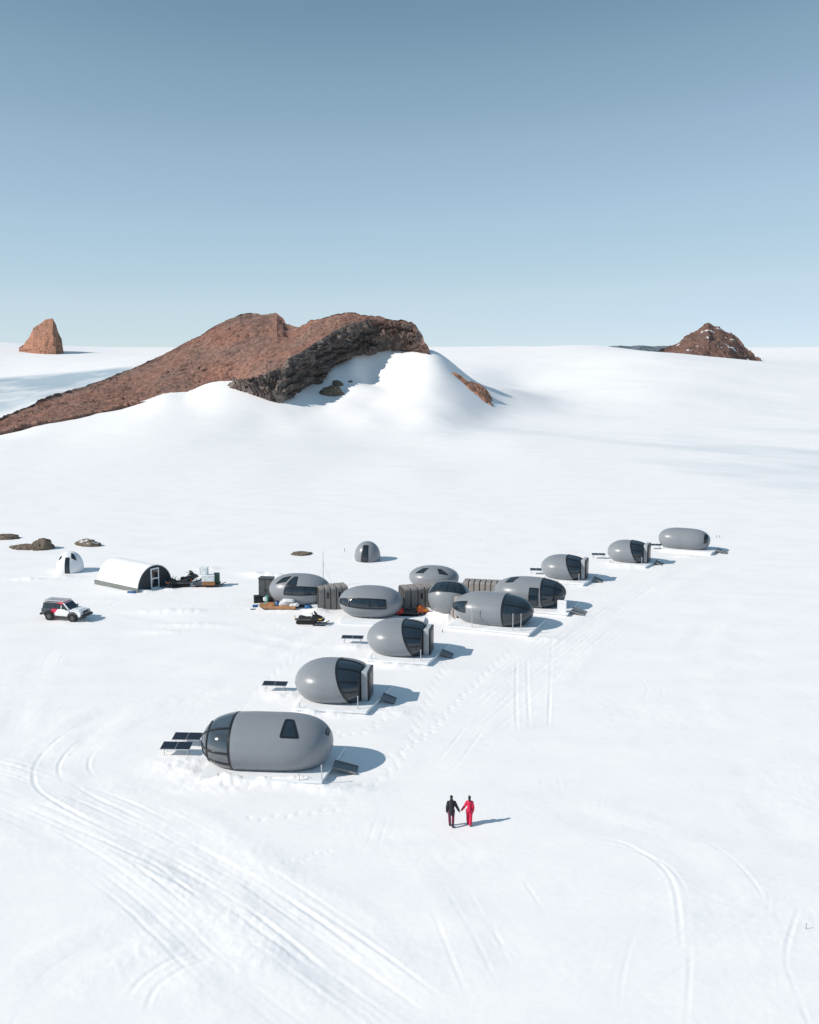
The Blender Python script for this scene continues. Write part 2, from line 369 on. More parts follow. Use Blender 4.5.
LOOP = [(455, 1060), (330, 950), (230, 880), (140, 832), (80, 803), (52, 782), (54, 758), (78, 735), (120, 712), (180, 697), (240, 690), (290, 690)]
def lane(pts, width, depth): rut(px_line(pts), width, depth * 0.42, rim=0.7)
LOOP2 = [(520, 1060), (370, 955), (262, 880), (175, 828), (105, 797), (76, 775), (78, 755), (103, 735), (150, 715), (200, 702), (235, 697)]
lane(LOOP, 2.6, 0.30); lane(LOOP2, 2.2, 0.25); lane([(445, 1060), (310, 950), (200, 873), (105, 820), (20, 786), (-60, 765)], 2.8, 0.32); lane([(350, 1060), (240, 975), (150, 893), (70, 838), (-20, 800)], 2.4, 0.22)
lane([(200, 690), (250, 672), (300, 640), (380, 600)], 2.0, 0.16); lane([(470, 745), (530, 690), (600, 625), (680, 575), (745, 545)], 2.6, 0.2); lane([(420, 780), (470, 720), (560, 645), (640, 590)], 2.2, 0.16); lane([(740, 1060), (735, 950), (722, 890), (690, 855), (640, 836), (600, 826), (540, 800)], 2.4, 0.2)
lane([(545, 1050), (520, 960), (470, 880), (440, 850), (380, 835), (300, 830)], 2.4, 0.14); lane([(130, 1060), (145, 985), (200, 950), (280, 930)], 2.2, 0.2); lane([(20, 1060), (45, 985), (95, 950), (170, 925)], 2.0, 0.2); lane([(819, 860), (760, 800), (700, 720), (690, 660), (730, 600)], 2.2, 0.12)
lane([(110, 612), (180, 622), (260, 640), (330, 655)], 1.8, 0.16); lane([(60, 632), (30, 680), (10, 740)], 2, 0.14)
twin(LOOP, 1.9, 0.26, 0.085); twin(LOOP2, 1.8, 0.24, 0.07)
for k in range(9):
    o_ = (k - 4) * 0.62 + rng.normal(0, 0.12)
    rut(offset(px_line([(440 + 7 * k, 1060), (300 + 4 * k, 950), (190 + 3 * k, 873), (95, 820), (10, 786), (-60, 765)]), o_), 0.13 + 0.1 * rng.random(), 0.035 + 0.04 * rng.random())
for k in range(5):
    rut(offset(px_line([(350, 1060), (240, 975), (150, 893), (70, 838), (-20, 800)]), (k - 2) * 0.75), 0.16, 0.03 + 0.03 * rng.random())
twin([(28, 1040), (52, 985), (98, 955), (150, 938)], 1.6, 0.25, 0.07); twin([(128, 1040), (142, 992), (172, 968), (205, 955)], 0.9, 0.25, 0.09)
twin([(735, 1040), (733, 955), (724, 895), (692, 857), (642, 836), (605, 828)], 3.6, 0.2, 0.04)
rut(px_line([(675, 1030), (680, 930), (668, 875), (632, 848), (600, 838)]), 0.25, 0.05)
for p in ([(538, 800), (551, 793), (546, 772), (524, 757), (492, 756)], [(588, 812), (593, 785), (580, 763), (560, 750)], [(612, 720), (640, 712), (655, 690), (640, 672)]): twin(p, 1.1, 0.22, 0.05)
twin([(522, 650), (522, 700), (526, 775)], 0.9, 0.24, 0.05); rut(px_line([(552, 640), (550, 690), (548, 735)]), 0.2, 0.05)
twin([(372, 915), (366, 880), (374, 842), (384, 815)], 0.6, 0.14, 0.02)
for p in ([(440, 880), (470, 930), (500, 985), (560, 1060)], [(468, 890), (495, 935), (522, 962)], [(484, 905), (520, 990), (545, 1050)], [(522, 878), (548, 918), (562, 938)], [(505, 930), (560, 1010), (590, 1060)], [(430, 905), (452, 960), (470, 1000)]): rut(px_line(p), 0.13, 0.03)
rut(px_line([(800, 905), (786, 955), (800, 1000), (812, 1030)]), 0.18, 0.055); rut(px_line([(770, 890), (764, 960), (770, 1030)]), 0.2, 0.035)
for p in ([(470, 745), (520, 700), (580, 650), (640, 600), (700, 565), (740, 545)], [(450, 740), (505, 690), (565, 645), (625, 600), (690, 560)], [(430, 715), (480, 690), (560, 630), (600, 590)], [(560, 690), (605, 640), (690, 590), (760, 560)]): twin(p, 1.2, 0.26, 0.055)
for p in ([(130, 640), (200, 640), (300, 645), (340, 660)], [(95, 625), (60, 650), (40, 690), (20, 740)], [(190, 600), (240, 620), (300, 634), (360, 612)], [(100, 618), (150, 606), (200, 596), (250, 600)], [(330, 800), (420, 770), (470, 745)], [(280, 810), (380, 805), (440, 770), (480, 720)]): twin(p, 1.3, 0.22, 0.045)
for p in ([(60, 700), (30, 730), (-10, 750)], [(640, 980), (760, 900), (840, 860)], [(700, 700), (770, 650), (840, 625)], [(600, 1040), (610, 960), (640, 900), (700, 870)]): twin(p, 1.3, 0.2, 0.03)
def footprints(pts, step=0.7, depth=0.034, side=0.16):
    l = px_line(pts); acc = 0; k = 0
    for p, q in zip(l[:-1], l[1:]):
        d = math.dist(p, q); acc += d
        while acc > step:
            acc -= step; k += 1; t = ((q[0] - p[0]) / d, (q[1] - p[1]) / d); s = side if k % 2 else -side
            x, y = q[0] - t[0] * acc - t[1] * s, q[1] - t[1] * acc + t[0] * s
            bump_at(x, y, 0.17, 0.13, -depth * (0.7 + 0.6 * rng.random()))
for p in ([(236, 820), (285, 818), (340, 810)], [(280, 866), (305, 858), (328, 850)], [(385, 760), (420, 740), (470, 690), (520, 640), (560, 622)], [(330, 790), (390, 770), (430, 690), (450, 655)], [(300, 720), (345, 735), (380, 720), (400, 690)], [(120, 600), (100, 612), (75, 630)], [(170, 600), (220, 605), (255, 615), (300, 640)], [(370, 565), (400, 575), (420, 566)], [(330, 640), (300, 655), (270, 680), (210, 740)], [(590, 590), (610, 575), (650, 566)]):
    footprints(p); footprints([(a + rng.normal(0, 4), b + rng.normal(0, 2)) for a, b in p])
# churned snow round the pods and drifts behind the halls
for px, py, rx, ry, h in ((262, 783, 4.0, 0.45, 0.34), (225, 782, 1.6, 0.5, 0.36), (300, 783, 1.5, 0.4, 0.3), (335, 716, 2.6, 0.45, 0.3), (312, 714, 1.0, 0.5, 0.34), (400, 667, 2.3, 0.45, 0.3), (383, 664, 1.0, 0.5, 0.32), (470, 629, 2.0, 0.5, 0.34), (500, 632, 1.4, 0.45, 0.3), (560, 586, 2.2, 0.5, 0.28), (625, 568, 2.4, 0.5, 0.28), (685, 557, 2.4, 0.5, 0.28), (530, 611, 2.0, 0.5, 0.3), (180, 765, 2.2, 1.6, 0.2), (215, 790, 3.0, 0.8, 0.14), (190, 775, 1.2, 0.8, 0.18), (270, 787, 5, 0.5, 0.12), (285, 697, 1.6, 1.2, 0.22), (300, 718, 2.0, 0.7, 0.15), (355, 648, 1.5, 1.0, 0.2), (375, 660, 2, 0.7, 0.14), (436, 617, 1.4, 1.2, 0.6), (447, 620, 1.3, 1.0, 0.5), (427, 613, 1.0, 1.0, 0.5), (415, 619, 1.2, 0.7, 0.3), (318, 612, 1.2, 1.2, 0.35), (140, 592, 1.8, 0.6, 0.3), (165, 590, 1.4, 0.5, 0.2), (290, 610, 4, 1.5, 0.12),
                          (270, 577, 2.4, 0.9, 0.55), (253, 574, 1.5, 0.6, 0.35), (208, 569, 1.5, 0.8, 0.2), (60, 577, 2.5, 0.8, 0.3), (30, 580, 3, 0.8, 0.25), (480, 620, 1.6, 0.7, 0.2), (545, 640, 2.5, 1.0, 0.14), (395, 712, 1.8, 1.2, 0.16), (335, 790, 2.4, 0.8, 0.14), (565, 612, 1.8, 0.9, 0.2), (175, 612, 4, 1.0, 0.25), (195, 625, 3, 0.8, 0.2), (165, 632, 2.2, 0.6, 0.15)):
    x, y, _ = at(px, py); bump_at(x, y, rx, ry, h, 0.9)

def camp_relief(x, y):
    gx, gy = (x - GX0) / GS, (y - GY0) / GS
    ok = (gx > 1) & (gy > 1) & (gx < HM.shape[1] - 2) & (gy < HM.shape[0] - 2)
    out = np.zeros(len(x)); gx, gy = gx[ok], gy[ok]; ix, iy = gx.astype(int), gy.astype(int); fx, fy = gx - ix, gy - iy
    out[ok] = HM[iy, ix] * (1 - fx) * (1 - fy) + HM[iy, ix + 1] * fx * (1 - fy) + HM[iy + 1, ix] * (1 - fx) * fy + HM[iy + 1, ix + 1] * fx * fy
    return out

def height(x, y, fine=True):
    x, y = np.asarray(x, float), np.asarray(y, float); d = np.hypot(x, y)
    h = base_height(x, y)
    roll = np.clip((d - 150) / 250, 0, 1) * np.clip(1 - (d - 900) / 3000, 0.2, 1)
    h = h + fbm(x / 60, y / 60, 1.0, 3) * 1.1 * roll + fbm(x / 15 + 3, y / 8, 2.0, 3) * 0.14 * np.clip(1 - (d - 200) / 500, 0, 1)
    cr, sr = math.cos(-0.35), math.sin(-0.35); u, v = x * cr - y * sr, x * sr + y * cr
    h = h + fbm(u / 7, v / 2.4, 4.0, 4, 0.55, True) * 0.03 * np.clip(1 - (d - 250) / 400, 0, 1)   # wind-packed ribs
    h = h + np.clip(fbm(x / 9, y / 9, 5.0, 3) * 1.6, 0, 1) * 0.04 * fbm(x * 1.3, y * 1.3, 6.0, 3) * (d < 170)
    return h + (camp_relief(x, y) if fine else 0)

def ground_z(x, y): return float(height(np.array([x]), np.array([y]))[0])

def build_ground():
    az = np.concatenate([np.linspace(-math.pi, -0.56, 60, endpoint=False), np.linspace(-0.56, 0.56, AZ_N), np.linspace(0.56, math.pi, 60)[1:-1]])
    r = np.concatenate([np.geomspace(1.5, 28, 14, endpoint=False), np.geomspace(28, 150, R_N, endpoint=False), np.geomspace(150, 480, int(R_N * 0.7), endpoint=False), np.geomspace(480, 1300, 150, endpoint=False), np.geomspace(1300, 12000, 40)])
    A, Rr = np.meshgrid(az, r); x, y = (Rr * np.sin(A)).ravel(), (Rr * np.cos(A)).ravel()
    z = height(x, y)
    nr, na = len(r), len(az)
    v = np.stack([x, y, z], 1); v = np.vstack([v, [0, 0, 0.0]])
    i = np.arange(nr - 1)[:, None] * na; j = np.arange(na)[None]; k = (j + 1) % na
    q = np.stack([i + j, i + k, i + na + k, i + na + j], -1).reshape(-1, 4)[:, ::-1]
    jj = np.arange(na); tri = np.stack([np.full(na, nr * na), (jj + 1) % na, jj], 1)[:, ::-1]
    me = bpy.data.meshes.new('snow_ground'); me.vertices.add(len(v)); me.vertices.foreach_set('co', v.ravel())
    nl = q.size + tri.size; me.loops.add(nl); me.loops.foreach_set('vertex_index', np.concatenate([q.ravel(), tri[:, ::-1].ravel()]).astype(np.int32))
    np_ = len(q) + len(tri); me.polygons.add(np_)
    me.polygons.foreach_set('loop_start', np.concatenate([np.arange(len(q)) * 4, q.size + np.arange(len(tri)) * 3]).astype(np.int32))
    me.polygons.foreach_set('use_smooth', np.ones(np_, bool)); me.update(calc_edges=True); me.validate()
    # old blue ice showing through the snow; at left the same colour paints a slope's shade
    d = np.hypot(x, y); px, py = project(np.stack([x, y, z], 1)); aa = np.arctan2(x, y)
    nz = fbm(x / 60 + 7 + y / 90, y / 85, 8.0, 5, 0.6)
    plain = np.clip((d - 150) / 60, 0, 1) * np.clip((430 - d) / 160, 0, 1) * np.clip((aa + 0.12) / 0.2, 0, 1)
    ice_shade = np.clip((nz - 0.02) * 3.0, 0, 1) * plain * 0.38
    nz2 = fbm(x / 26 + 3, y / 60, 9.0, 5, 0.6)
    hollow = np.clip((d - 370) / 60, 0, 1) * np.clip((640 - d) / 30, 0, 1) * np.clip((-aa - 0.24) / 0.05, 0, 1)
    ice_shade = np.maximum(ice_shade, hollow * np.clip(0.7 + nz2 * 1.8 + np.clip((d - 520) / 160, 0, 0.5), 0, 1))  # left slope: its shade is put into the snow colour
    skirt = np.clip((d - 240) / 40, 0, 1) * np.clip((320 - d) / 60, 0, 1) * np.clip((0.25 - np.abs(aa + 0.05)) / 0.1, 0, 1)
    ice_shade = np.maximum(ice_shade, skirt * np.clip(nz * 1.6, 0, 1) * 0.25)
    at_ = me.attributes.new('ice_shade', 'FLOAT', 'POINT'); at_.data.foreach_set('value', np.append(ice_shade, 0).astype(np.float32))
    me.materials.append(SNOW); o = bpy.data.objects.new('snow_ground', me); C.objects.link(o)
    tag(o, 'white snow plain marked with vehicle tracks around the camp', 'snow', kind='structure'); return o

# ------------------------------------------------------------------ rock
def ridge(name, mat_, cols, lines, rows, amp, cell, cliff_rows=(), kind='structure', label=None, cat=None, snow_top=0.0, seed=0.0, rough_cliff=1.25, strata=0.0, group=None, crest_k=1.0, cliff_from=-999, scree=0.0):
    """a rock body lofted through surveyed lines (crest, edges, snow contact) with a hidden back and a buried foot"""
    px = np.linspace(cols[0], cols[1], cols[2]); L = []
    for ln in lines:
        py, D = interp(ln, px); L.append(np.array([at(a, b, c) for a, b, c in zip(px, py, D)]))
    back = L[0].copy(); back[:, :2] *= (1 + rows['back'] / L[0][:, 1:2]); back[:, 2] = L[0][:, 2] - rows['back'] * rows.get('fall', 0.5)
    foot = L[-1] + np.array([0, -0.3, 0]); foot[:, 2] -= rows['sink']
    L = [back] + L + [foot]; ns = [rows['nback']] + rows['n'] + [4]
    P, Cl, V = [], [], []
    for i, n in enumerate(ns):
        for t in np.linspace(0, 1, n, endpoint=False):
            p = L[i] * (1 - t) + L[i + 1] * t
            P.append(p); c = 1.0 if i in cliff_rows else 0.0
            Cl.append(np.full(len(px), c)); V.append(np.full(len(px), t))
    P.append(L[-1]); Cl.append(Cl[-1]); V.append(V[-1]); P = np.array(P); Cl = np.array(Cl) * np.clip((px - cliff_from) / 14, 0, 1)[None]; V = np.array(V)
    N = np.cross(np.gradient(P, axis=1), np.gradient(P, axis=0)); N /= np.linalg.norm(N, axis=2)[..., None] + 1e-9
    X = P / cell + seed
    f1 = fbm(X[..., 0], X[..., 1], X[..., 2], 7, 0.6, True); f2 = fbm(X[..., 0] * 0.4 + 9, X[..., 1] * 0.4, X[..., 2] * 0.4, 3)
    disp = (f1 * 0.75 + f2 * 0.8) * amp * (1 + (rough_cliff - 1) * Cl)
    lay = np.zeros(Cl.shape)
    if scree:
        b1 = np.array([0.875, 0.43, 0.21]); b1 /= np.linalg.norm(b1); b2 = np.cross([0, 0, 1], b1); b2 /= np.linalg.norm(b2); b3 = np.cross(b1, b2)
        u1, u2, u3 = P @ b1, P @ b2, P @ b3
        gl = fbm(u1 / 34, u2 / 6.5, u3 / 6.5, 5, 0.62, True); bo = np.clip(fbm(u1 / 2.6, u2 / 1.7, u3 / 1.7, 3, 0.6) - 0.12, 0, 1) * np.clip(0.6 + 2 * fbm(u1 / 18, u2 / 9, u3 / 9 + 7, 3), 0, 1.6)
        disp += (1 - Cl) * scree * (gl * 1.5 + bo * 2.4 + 0.35)
        lay = np.maximum(lay, (1 - Cl) * np.clip((-gl - 0.12) * 2.2, 0, 0.55))
    if strata and len(cliff_rows):
        q = V * 3.0 + f2 * 2.6 + 0.6 * f1 + np.broadcast_to(fbm(px / 26.0, 3.3, seed, 3) * 0.9, V.shape); st = q - np.floor(q)
        disp += Cl * ((st < 0.72) * st * 2.6 - 0.9 - (st >= 0.72) * 1.1) * np.clip(V * 6, 0, 1) * np.clip((1 - V) * 5, 0.25, 1) * 1.0
        ck = fbm(X[..., 0] * 2.2, X[..., 1] * 2.2, X[..., 2] * 0.45, 3, 0.6); disp -= Cl * 1.6 * np.clip(0.16 - np.abs(ck), 0, 1) / 0.16 * np.clip(V * 5, 0, 1)
        blk = np.floor(fbm(X[..., 0] * 0.8 + 5, X[..., 1] * 0.8, X[..., 2] * 0.7, 2) * 5) / 5; disp += Cl * blk * 3.0 * np.clip(V * 6, 0, 1)
        lay = lay + np.clip((st - 0.66) * 9, 0, 1) * Cl + Cl * (np.abs(ck) < 0.06) * 0.8
    if strata:
        a = P[..., 2] * 0.95 + P[..., 0] * -0.2 + P[..., 1] * -0.1 + f2 * 6 + f1
        disp += strata * (np.abs(((a / 4.3) % 1) - 0.5) - 0.25) * 2 * (0.25 + Cl)
    disp *= np.minimum(1, np.minimum(np.arange(len(px)), np.arange(len(px))[::-1]) / 10.0)[None]
    crest_i = rows['nback']; w = 1 - 0.4 * np.exp(-((np.arange(len(P)) - crest_i) / 5.0) ** 2)
    P = P + N * (disp * w[:, None])[..., None]
    P[..., 2] += ((f1 * 0.6 + np.floor(f2 * 4) / 4 * 0.9) * amp * crest_k) * np.exp(-((np.arange(len(P))[:, None] - crest_i) / 7.0) ** 2)
    mb = MB(); mb.grid(P, flip=True); o = mb.build(name, mat_)
    e1 = np.array([0.875, 0.43, 0.21]); e1 /= np.linalg.norm(e1); e2 = np.cross([0, 0, 1], e1); e2 /= np.linalg.norm(e2); e3 = np.cross(e1, e2)
    bd = np.stack([P @ e1 * 0.6, P @ e2, P @ e3 * 1.2], -1); ab = o.data.attributes.new('bedding', 'FLOAT_VECTOR', 'POINT'); ab.data.foreach_set('vector', bd.ravel().astype(np.float32))
    n = fbm(P[..., 0] / cell / 0.8, P[..., 1] / cell / 0.8, P[..., 2] / cell / 0.8 + 4, 4)
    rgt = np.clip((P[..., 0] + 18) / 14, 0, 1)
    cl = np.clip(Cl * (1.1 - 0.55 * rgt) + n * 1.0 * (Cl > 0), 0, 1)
    bl = o.data.attributes.new('layer', 'FLOAT', 'POINT'); bl.data.foreach_set('value', np.clip(lay, 0, 1).ravel().astype(np.float32))
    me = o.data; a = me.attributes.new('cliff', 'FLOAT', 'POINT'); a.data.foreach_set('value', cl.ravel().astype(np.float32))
    sn = np.zeros(Cl.shape)
    if snow_top:
        s = fbm(P[..., 0] / cell * 0.9, P[..., 1] / cell * 0.9, P[..., 2] / cell * 0.9 + 20 + seed, 4); sn = np.clip((s - (1 - snow_top)) * 14, 0, 1) * (Cl if len(cliff_rows) else 1)
    b = me.attributes.new('snowcap', 'FLOAT', 'POINT'); b.data.foreach_set('value', sn.ravel().astype(np.float32))
    return tag(o, label, cat, group, kind)

def rock(name, loc, dims, rz, seed, label, cat='rock', mat_=None, group=None, lump=0.35, snowcap=0.0):
    bm = bmesh.new(); bmesh.ops.create_icosphere(bm, subdivisions=5, radius=1)
    co = np.array([v.co for v in bm.verts]); n = fbm(co[:, 0] * 1.1 + seed, co[:, 1] * 1.1, co[:, 2] * 1.1, 5, 0.55, True) * lump + fbm(co[:, 0] * 0.7 + seed, co[:, 1] * 0.7 + 3, co[:, 2], 2) * lump * 1.5
    co = co * (1 + n)[:, None]; q = np.round(co * 3.2) / 3.2; co = co * 0.62 + q * 0.38
    for v, c in zip(bm.verts, co): v.co = Vector((c[0] * dims[0], c[1] * dims[1], c[2] * dims[2]))
    me = bpy.data.meshes.new(name); bm.to_mesh(me); bm.free(); me.materials.append(mat_)
    for p in me.polygons: p.use_smooth = True
    nz = np.array([v.normal.z for v in me.vertices]); a = me.attributes.new('snowcap', 'FLOAT', 'POINT')
    a.data.foreach_set('value', (np.clip((nz * 0.5 + fbm(co[:, 0] * 1.5 + seed, co[:, 1] * 1.5, co[:, 2], 3) - (1 - snowcap)) * 9, 0, 1) if snowcap else np.zeros(len(nz))).astype(np.float32))
    o = bpy.data.objects.new(name, me); C.objects.link(o); o.location = tuple(map(float, loc)); o.rotation_euler = (0, 0, rz)
    return tag(o, label, cat, group)

SNOW = snow_material()
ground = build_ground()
ROCK = rock_material('scree', (0.27, 0.142, 0.106), (0.225, 0.15, 0.125), (0.225, 0.19, 0.172))
ROCK_D = rock_material('dark_brown_rock', (0.185, 0.105, 0.082), (0.15, 0.1, 0.085), (0.12, 0.1, 0.09), 0.6, False)
ROCK_R = rock_material('red_rock', (0.44, 0.225, 0.145), (0.34, 0.185, 0.13), (0.12, 0.1, 0.09), 0.7, False)
ROCK_HAZE = rock_material('haze_tinted_rock', (0.13, 0.17, 0.205), (0.16, 0.2, 0.235), (0.12, 0.15, 0.18), 0.2, False)  # haze of distance painted into the rock colour as blue grey
ROCK_S = rock_material('boulder_rock', (0.14, 0.115, 0.095), (0.19, 0.155, 0.12), (0.1, 0.09, 0.08), 3.0, False)

MID = [(p, c * 0.5 + e * 0.5 + (1.5 if p < 300 else 0), dc * 0.45 + de * 0.55) for p, (c, dc, e, de) in [(p, (*[float(v) for v in interp(CREST, p)], *[float(v) for v in interp(EDGE, p)])) for p in (-60, 0, 60, 130, 200, 252, 288, 300, 345, 385, 413, 424, 431)]]
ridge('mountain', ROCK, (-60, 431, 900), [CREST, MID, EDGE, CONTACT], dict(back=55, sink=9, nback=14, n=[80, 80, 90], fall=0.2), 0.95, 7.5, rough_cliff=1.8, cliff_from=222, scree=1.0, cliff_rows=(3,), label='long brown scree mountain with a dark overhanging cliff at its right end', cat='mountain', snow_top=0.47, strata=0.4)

def nunatak(name, mat_, crest, contact, label, n=260, amp=1.5, cell=14.0, back=40, mid=0.5, kind='structure', cat='rock peak', snow=0.0, seed=3.0, cliff=(), crest_k=1.0):
    px0, px1 = crest[0][0], crest[-1][0]; g = sorted({p[0] for p in crest} | {p[0] for p in contact})
    m = []
    for p in g:
        (a, da), (b, db) = interp(crest, p), interp(contact, p); m.append((p, a * (1 - mid) + b * mid, da * 0.35 + db * 0.65))
    return ridge(name, mat_, (px0, px1, n), [crest, m, contact], dict(back=back, sink=6, nback=8, n=[50, 50]), amp, cell, label=label, cat=cat, kind=kind, snow_top=snow, seed=seed, cliff_rows=cliff, crest_k=crest_k)

nunatak('rock_peak', ROCK_R, [(19, 348, 842), (23, 345, 845), (29, 337, 850), (33, 328, 852), (39, 324, 855), (45, 320, 858), (53, 318.5, 858), (56, 324, 856), (59, 333, 850), (62, 339, 845), (63.5, 352, 838)],
        [(19, 350, 838), (32, 349, 828), (44, 351, 820), (56, 354, 818), (60, 355, 822), (63.5, 354, 836)], 'orange brown rock tooth on the far left snow rise', amp=1.7, cell=7, back=25, seed=5.1, crest_k=1.2)
nunatak('rock_peak', ROCK_D, [(654, 353.5, 905), (664, 349, 915), (680, 341, 930), (690, 333.5, 940), (696, 331, 945), (704, 324.5, 950), (709, 322.3, 952), (714, 326, 950), (720, 327, 948), (726, 331, 944), (733, 334, 940), (739, 339, 935), (744, 346, 925), (752, 353, 915), (764, 363, 900)],
        [(654, 358, 900), (690, 360, 850), (730, 364, 850), (764, 368, 895)], 'brown pyramid shaped rock peak with snow specks on the right horizon', amp=3.2, cell=11, back=70, snow=0.74, seed=8.3, crest_k=1.8)
nunatak('distant_ridge', ROCK_HAZE, [(602, 350, 1600), (608, 346.5, 1600), (620, 345.4, 1600), (630, 346.2, 1610), (640, 345.4, 1600), (652, 346.6, 1600), (668, 346, 1600), (690, 349, 1600)],
        [(602, 354, 1550), (690, 358, 1550)], 'low blue grey ridge far off beside the right rock peak', amp=2.5, cell=40, back=100, cat='ridge', seed=1.0)
nunatak('rock_outcrop', ROCK_R, [(449, 372.5, 371), (455, 372, 371), (462, 376, 370.5), (468, 381, 370), (473, 381.5, 371), (479, 384, 371), (486, 388, 371), (491, 396, 370), (496, 405, 368)],
        [(449, 374.5, 369.5), (460, 378.5, 369), (466, 386, 366.5), (470, 396, 361), (479, 404, 358.5), (487, 409, 357), (493, 410.5, 357), (496, 409, 361)], 'reddish rock spur poking from the right shoulder of the snow dome', amp=0.9, cell=4.0, back=5, cat='rock outcrop', seed=2.2)
for i, (px, py, w, h, rz, lab) in enumerate(((332, 394, 3.6, 2.6, -0.3, 'largest dark rock in the shaded snow hollow below the cliff'), (337, 384.5, 1.9, 1.2, -0.5, 'smaller dark rock just above the largest one in the hollow'), (350.5, 382, 0.7, 0.6, 0, 'tiny dark rock alone right of the two in the hollow'))):
    for D in np.linspace(325, 375, 400):
        p = at(px, py, D)
        if p[2] <= float(height(p[:1], p[1:2])[0]): break
    rock('rock', p, (w, w * 0.55, h), rz, 3.7 + i * 5, lab, mat_=ROCK_S, group='rocks in the hollow under the cliff')
for i, (px, py, w, d, h, rz, sn, lab) in enumerate(((4, 538.5, 1.7, 1.0, 0.42, 0.1, 0.0, 'low dark rock cut by the left edge of the picture'), (42, 548.5, 1.25, 1.1, 1.05, 0.3, 0.0, 'roundest brown boulder left of the white dome, beside a low snowy slab'), (26, 548.5, 1.7, 0.8, 0.42, -0.1, 0.25, 'low snow dusted slab touching the brown boulder'),
                                               (88, 545.5, 1.5, 0.8, 0.6, -0.25, 0.5, 'thin arched dark rock behind the white dome'), (301.5, 554.5, 1.1, 0.8, 0.22, 0.0, 0.0, 'flat dark rock alone in the snow left of the small upright grey dome'))):
    x, y, _ = at(px, py); rock('boulder', (x, y, ground_z(x, y) + h * 0.15), (w, d, h), rz, 11.1 + i * 7.7, lab, mat_=ROCK_S, group='boulders around the camp', snowcap=sn)
# ------------------------------------------------------------------ pods
def pod_material():
    m, n, l, b = nodes('pod_shell')
    tc = n.new('ShaderNodeTexCoord'); nz = n.new('ShaderNodeTexNoise'); nz.inputs['Scale'].default_value = 0.9; nz.inputs['Detail'].default_value = 7
    l.new(tc.outputs['Object'], nz.inputs['Vector'])
    mp = n.new('ShaderNodeMapping'); mp.inputs['Scale'].default_value = (3.5, 3.5, 0.5); l.new(tc.outputs['Object'], mp.inputs[0])
    n2 = n.new('ShaderNodeTexNoise'); n2.inputs['Scale'].default_value = 1.5; n2.inputs['Detail'].default_value = 5; l.new(mp.outputs[0], n2.inputs['Vector'])
    ad = n.new('ShaderNodeMath'); ad.operation = 'ADD'; l.new(nz.outputs['Fac'], ad.inputs[0]); l.new(n2.outputs['Fac'], ad.inputs[1])
    mr = n.new('ShaderNodeMapRange'); mr.inputs[1].default_value = 0.7; mr.inputs[2].default_value = 1.3; l.new(ad.outputs[0], mr.inputs[0])
    mx = n.new('ShaderNodeMix'); mx.data_type = 'RGBA'; mx.inputs[6].default_value = (*[c * 0.97 for c in POD_C], 1); mx.inputs[7].default_value = (*[c * 1.03 for c in POD_C], 1)
    l.new(mr.outputs[0], mx.inputs[0]); l.new(mx.outputs[2], b.inputs['Base Color'])
    m2 = n.new('ShaderNodeMapRange'); m2.inputs[1].default_value = 0.3; m2.inputs[2].default_value = 0.7; m2.inputs[3].default_value = 0.24; m2.inputs[4].default_value = 0.36
    l.new(nz.outputs['Fac'], m2.inputs[0]); l.new(m2.outputs[0], b.inputs['Roughness'])
    b.inputs['Specular IOR Level'].default_value = 0.4
    return m
SHELL = pod_material()
SMOKED = mat('smoked_glass', (0.05, 0.065, 0.08), 0.07, var=0.35, scale=0.8, spec=0.9); SMOKED.node_tree.nodes['Principled BSDF'].inputs['IOR'].default_value = 1.75
GLASS = mat('dark_glass', (0.016, 0.026, 0.038), 0.05, var=0.3, scale=0.7, spec=0.7); GLASS.node_tree.nodes['Principled BSDF'].inputs['IOR'].default_value = 1.52
FRAME = mat('window_frame', (0.012, 0.014, 0.017), 0.35)
DECK = mat('snowy_boards', (0.8, 0.82, 0.84), 0.8, var=0.05, scale=1.2, bump=0.4)
DARKM = mat('dark_steel', (0.07, 0.075, 0.08), 0.5, var=0.2)
RAMP = mat('ramp_plate', (0.19, 0.2, 0.21), 0.6, var=0.15)
BLACK = mat('black_plastic', (0.012, 0.012, 0.013), 0.45, var=0.2)
PORCH = mat('porch_panel', (0.42, 0.44, 0.46), 0.45)
WHITE = mat('white_paint', (0.78, 0.79, 0.8), 0.4, var=0.04)
GALV = mat('galvanised_pipe', (0.5, 0.51, 0.52), 0.45, metal=0.4)

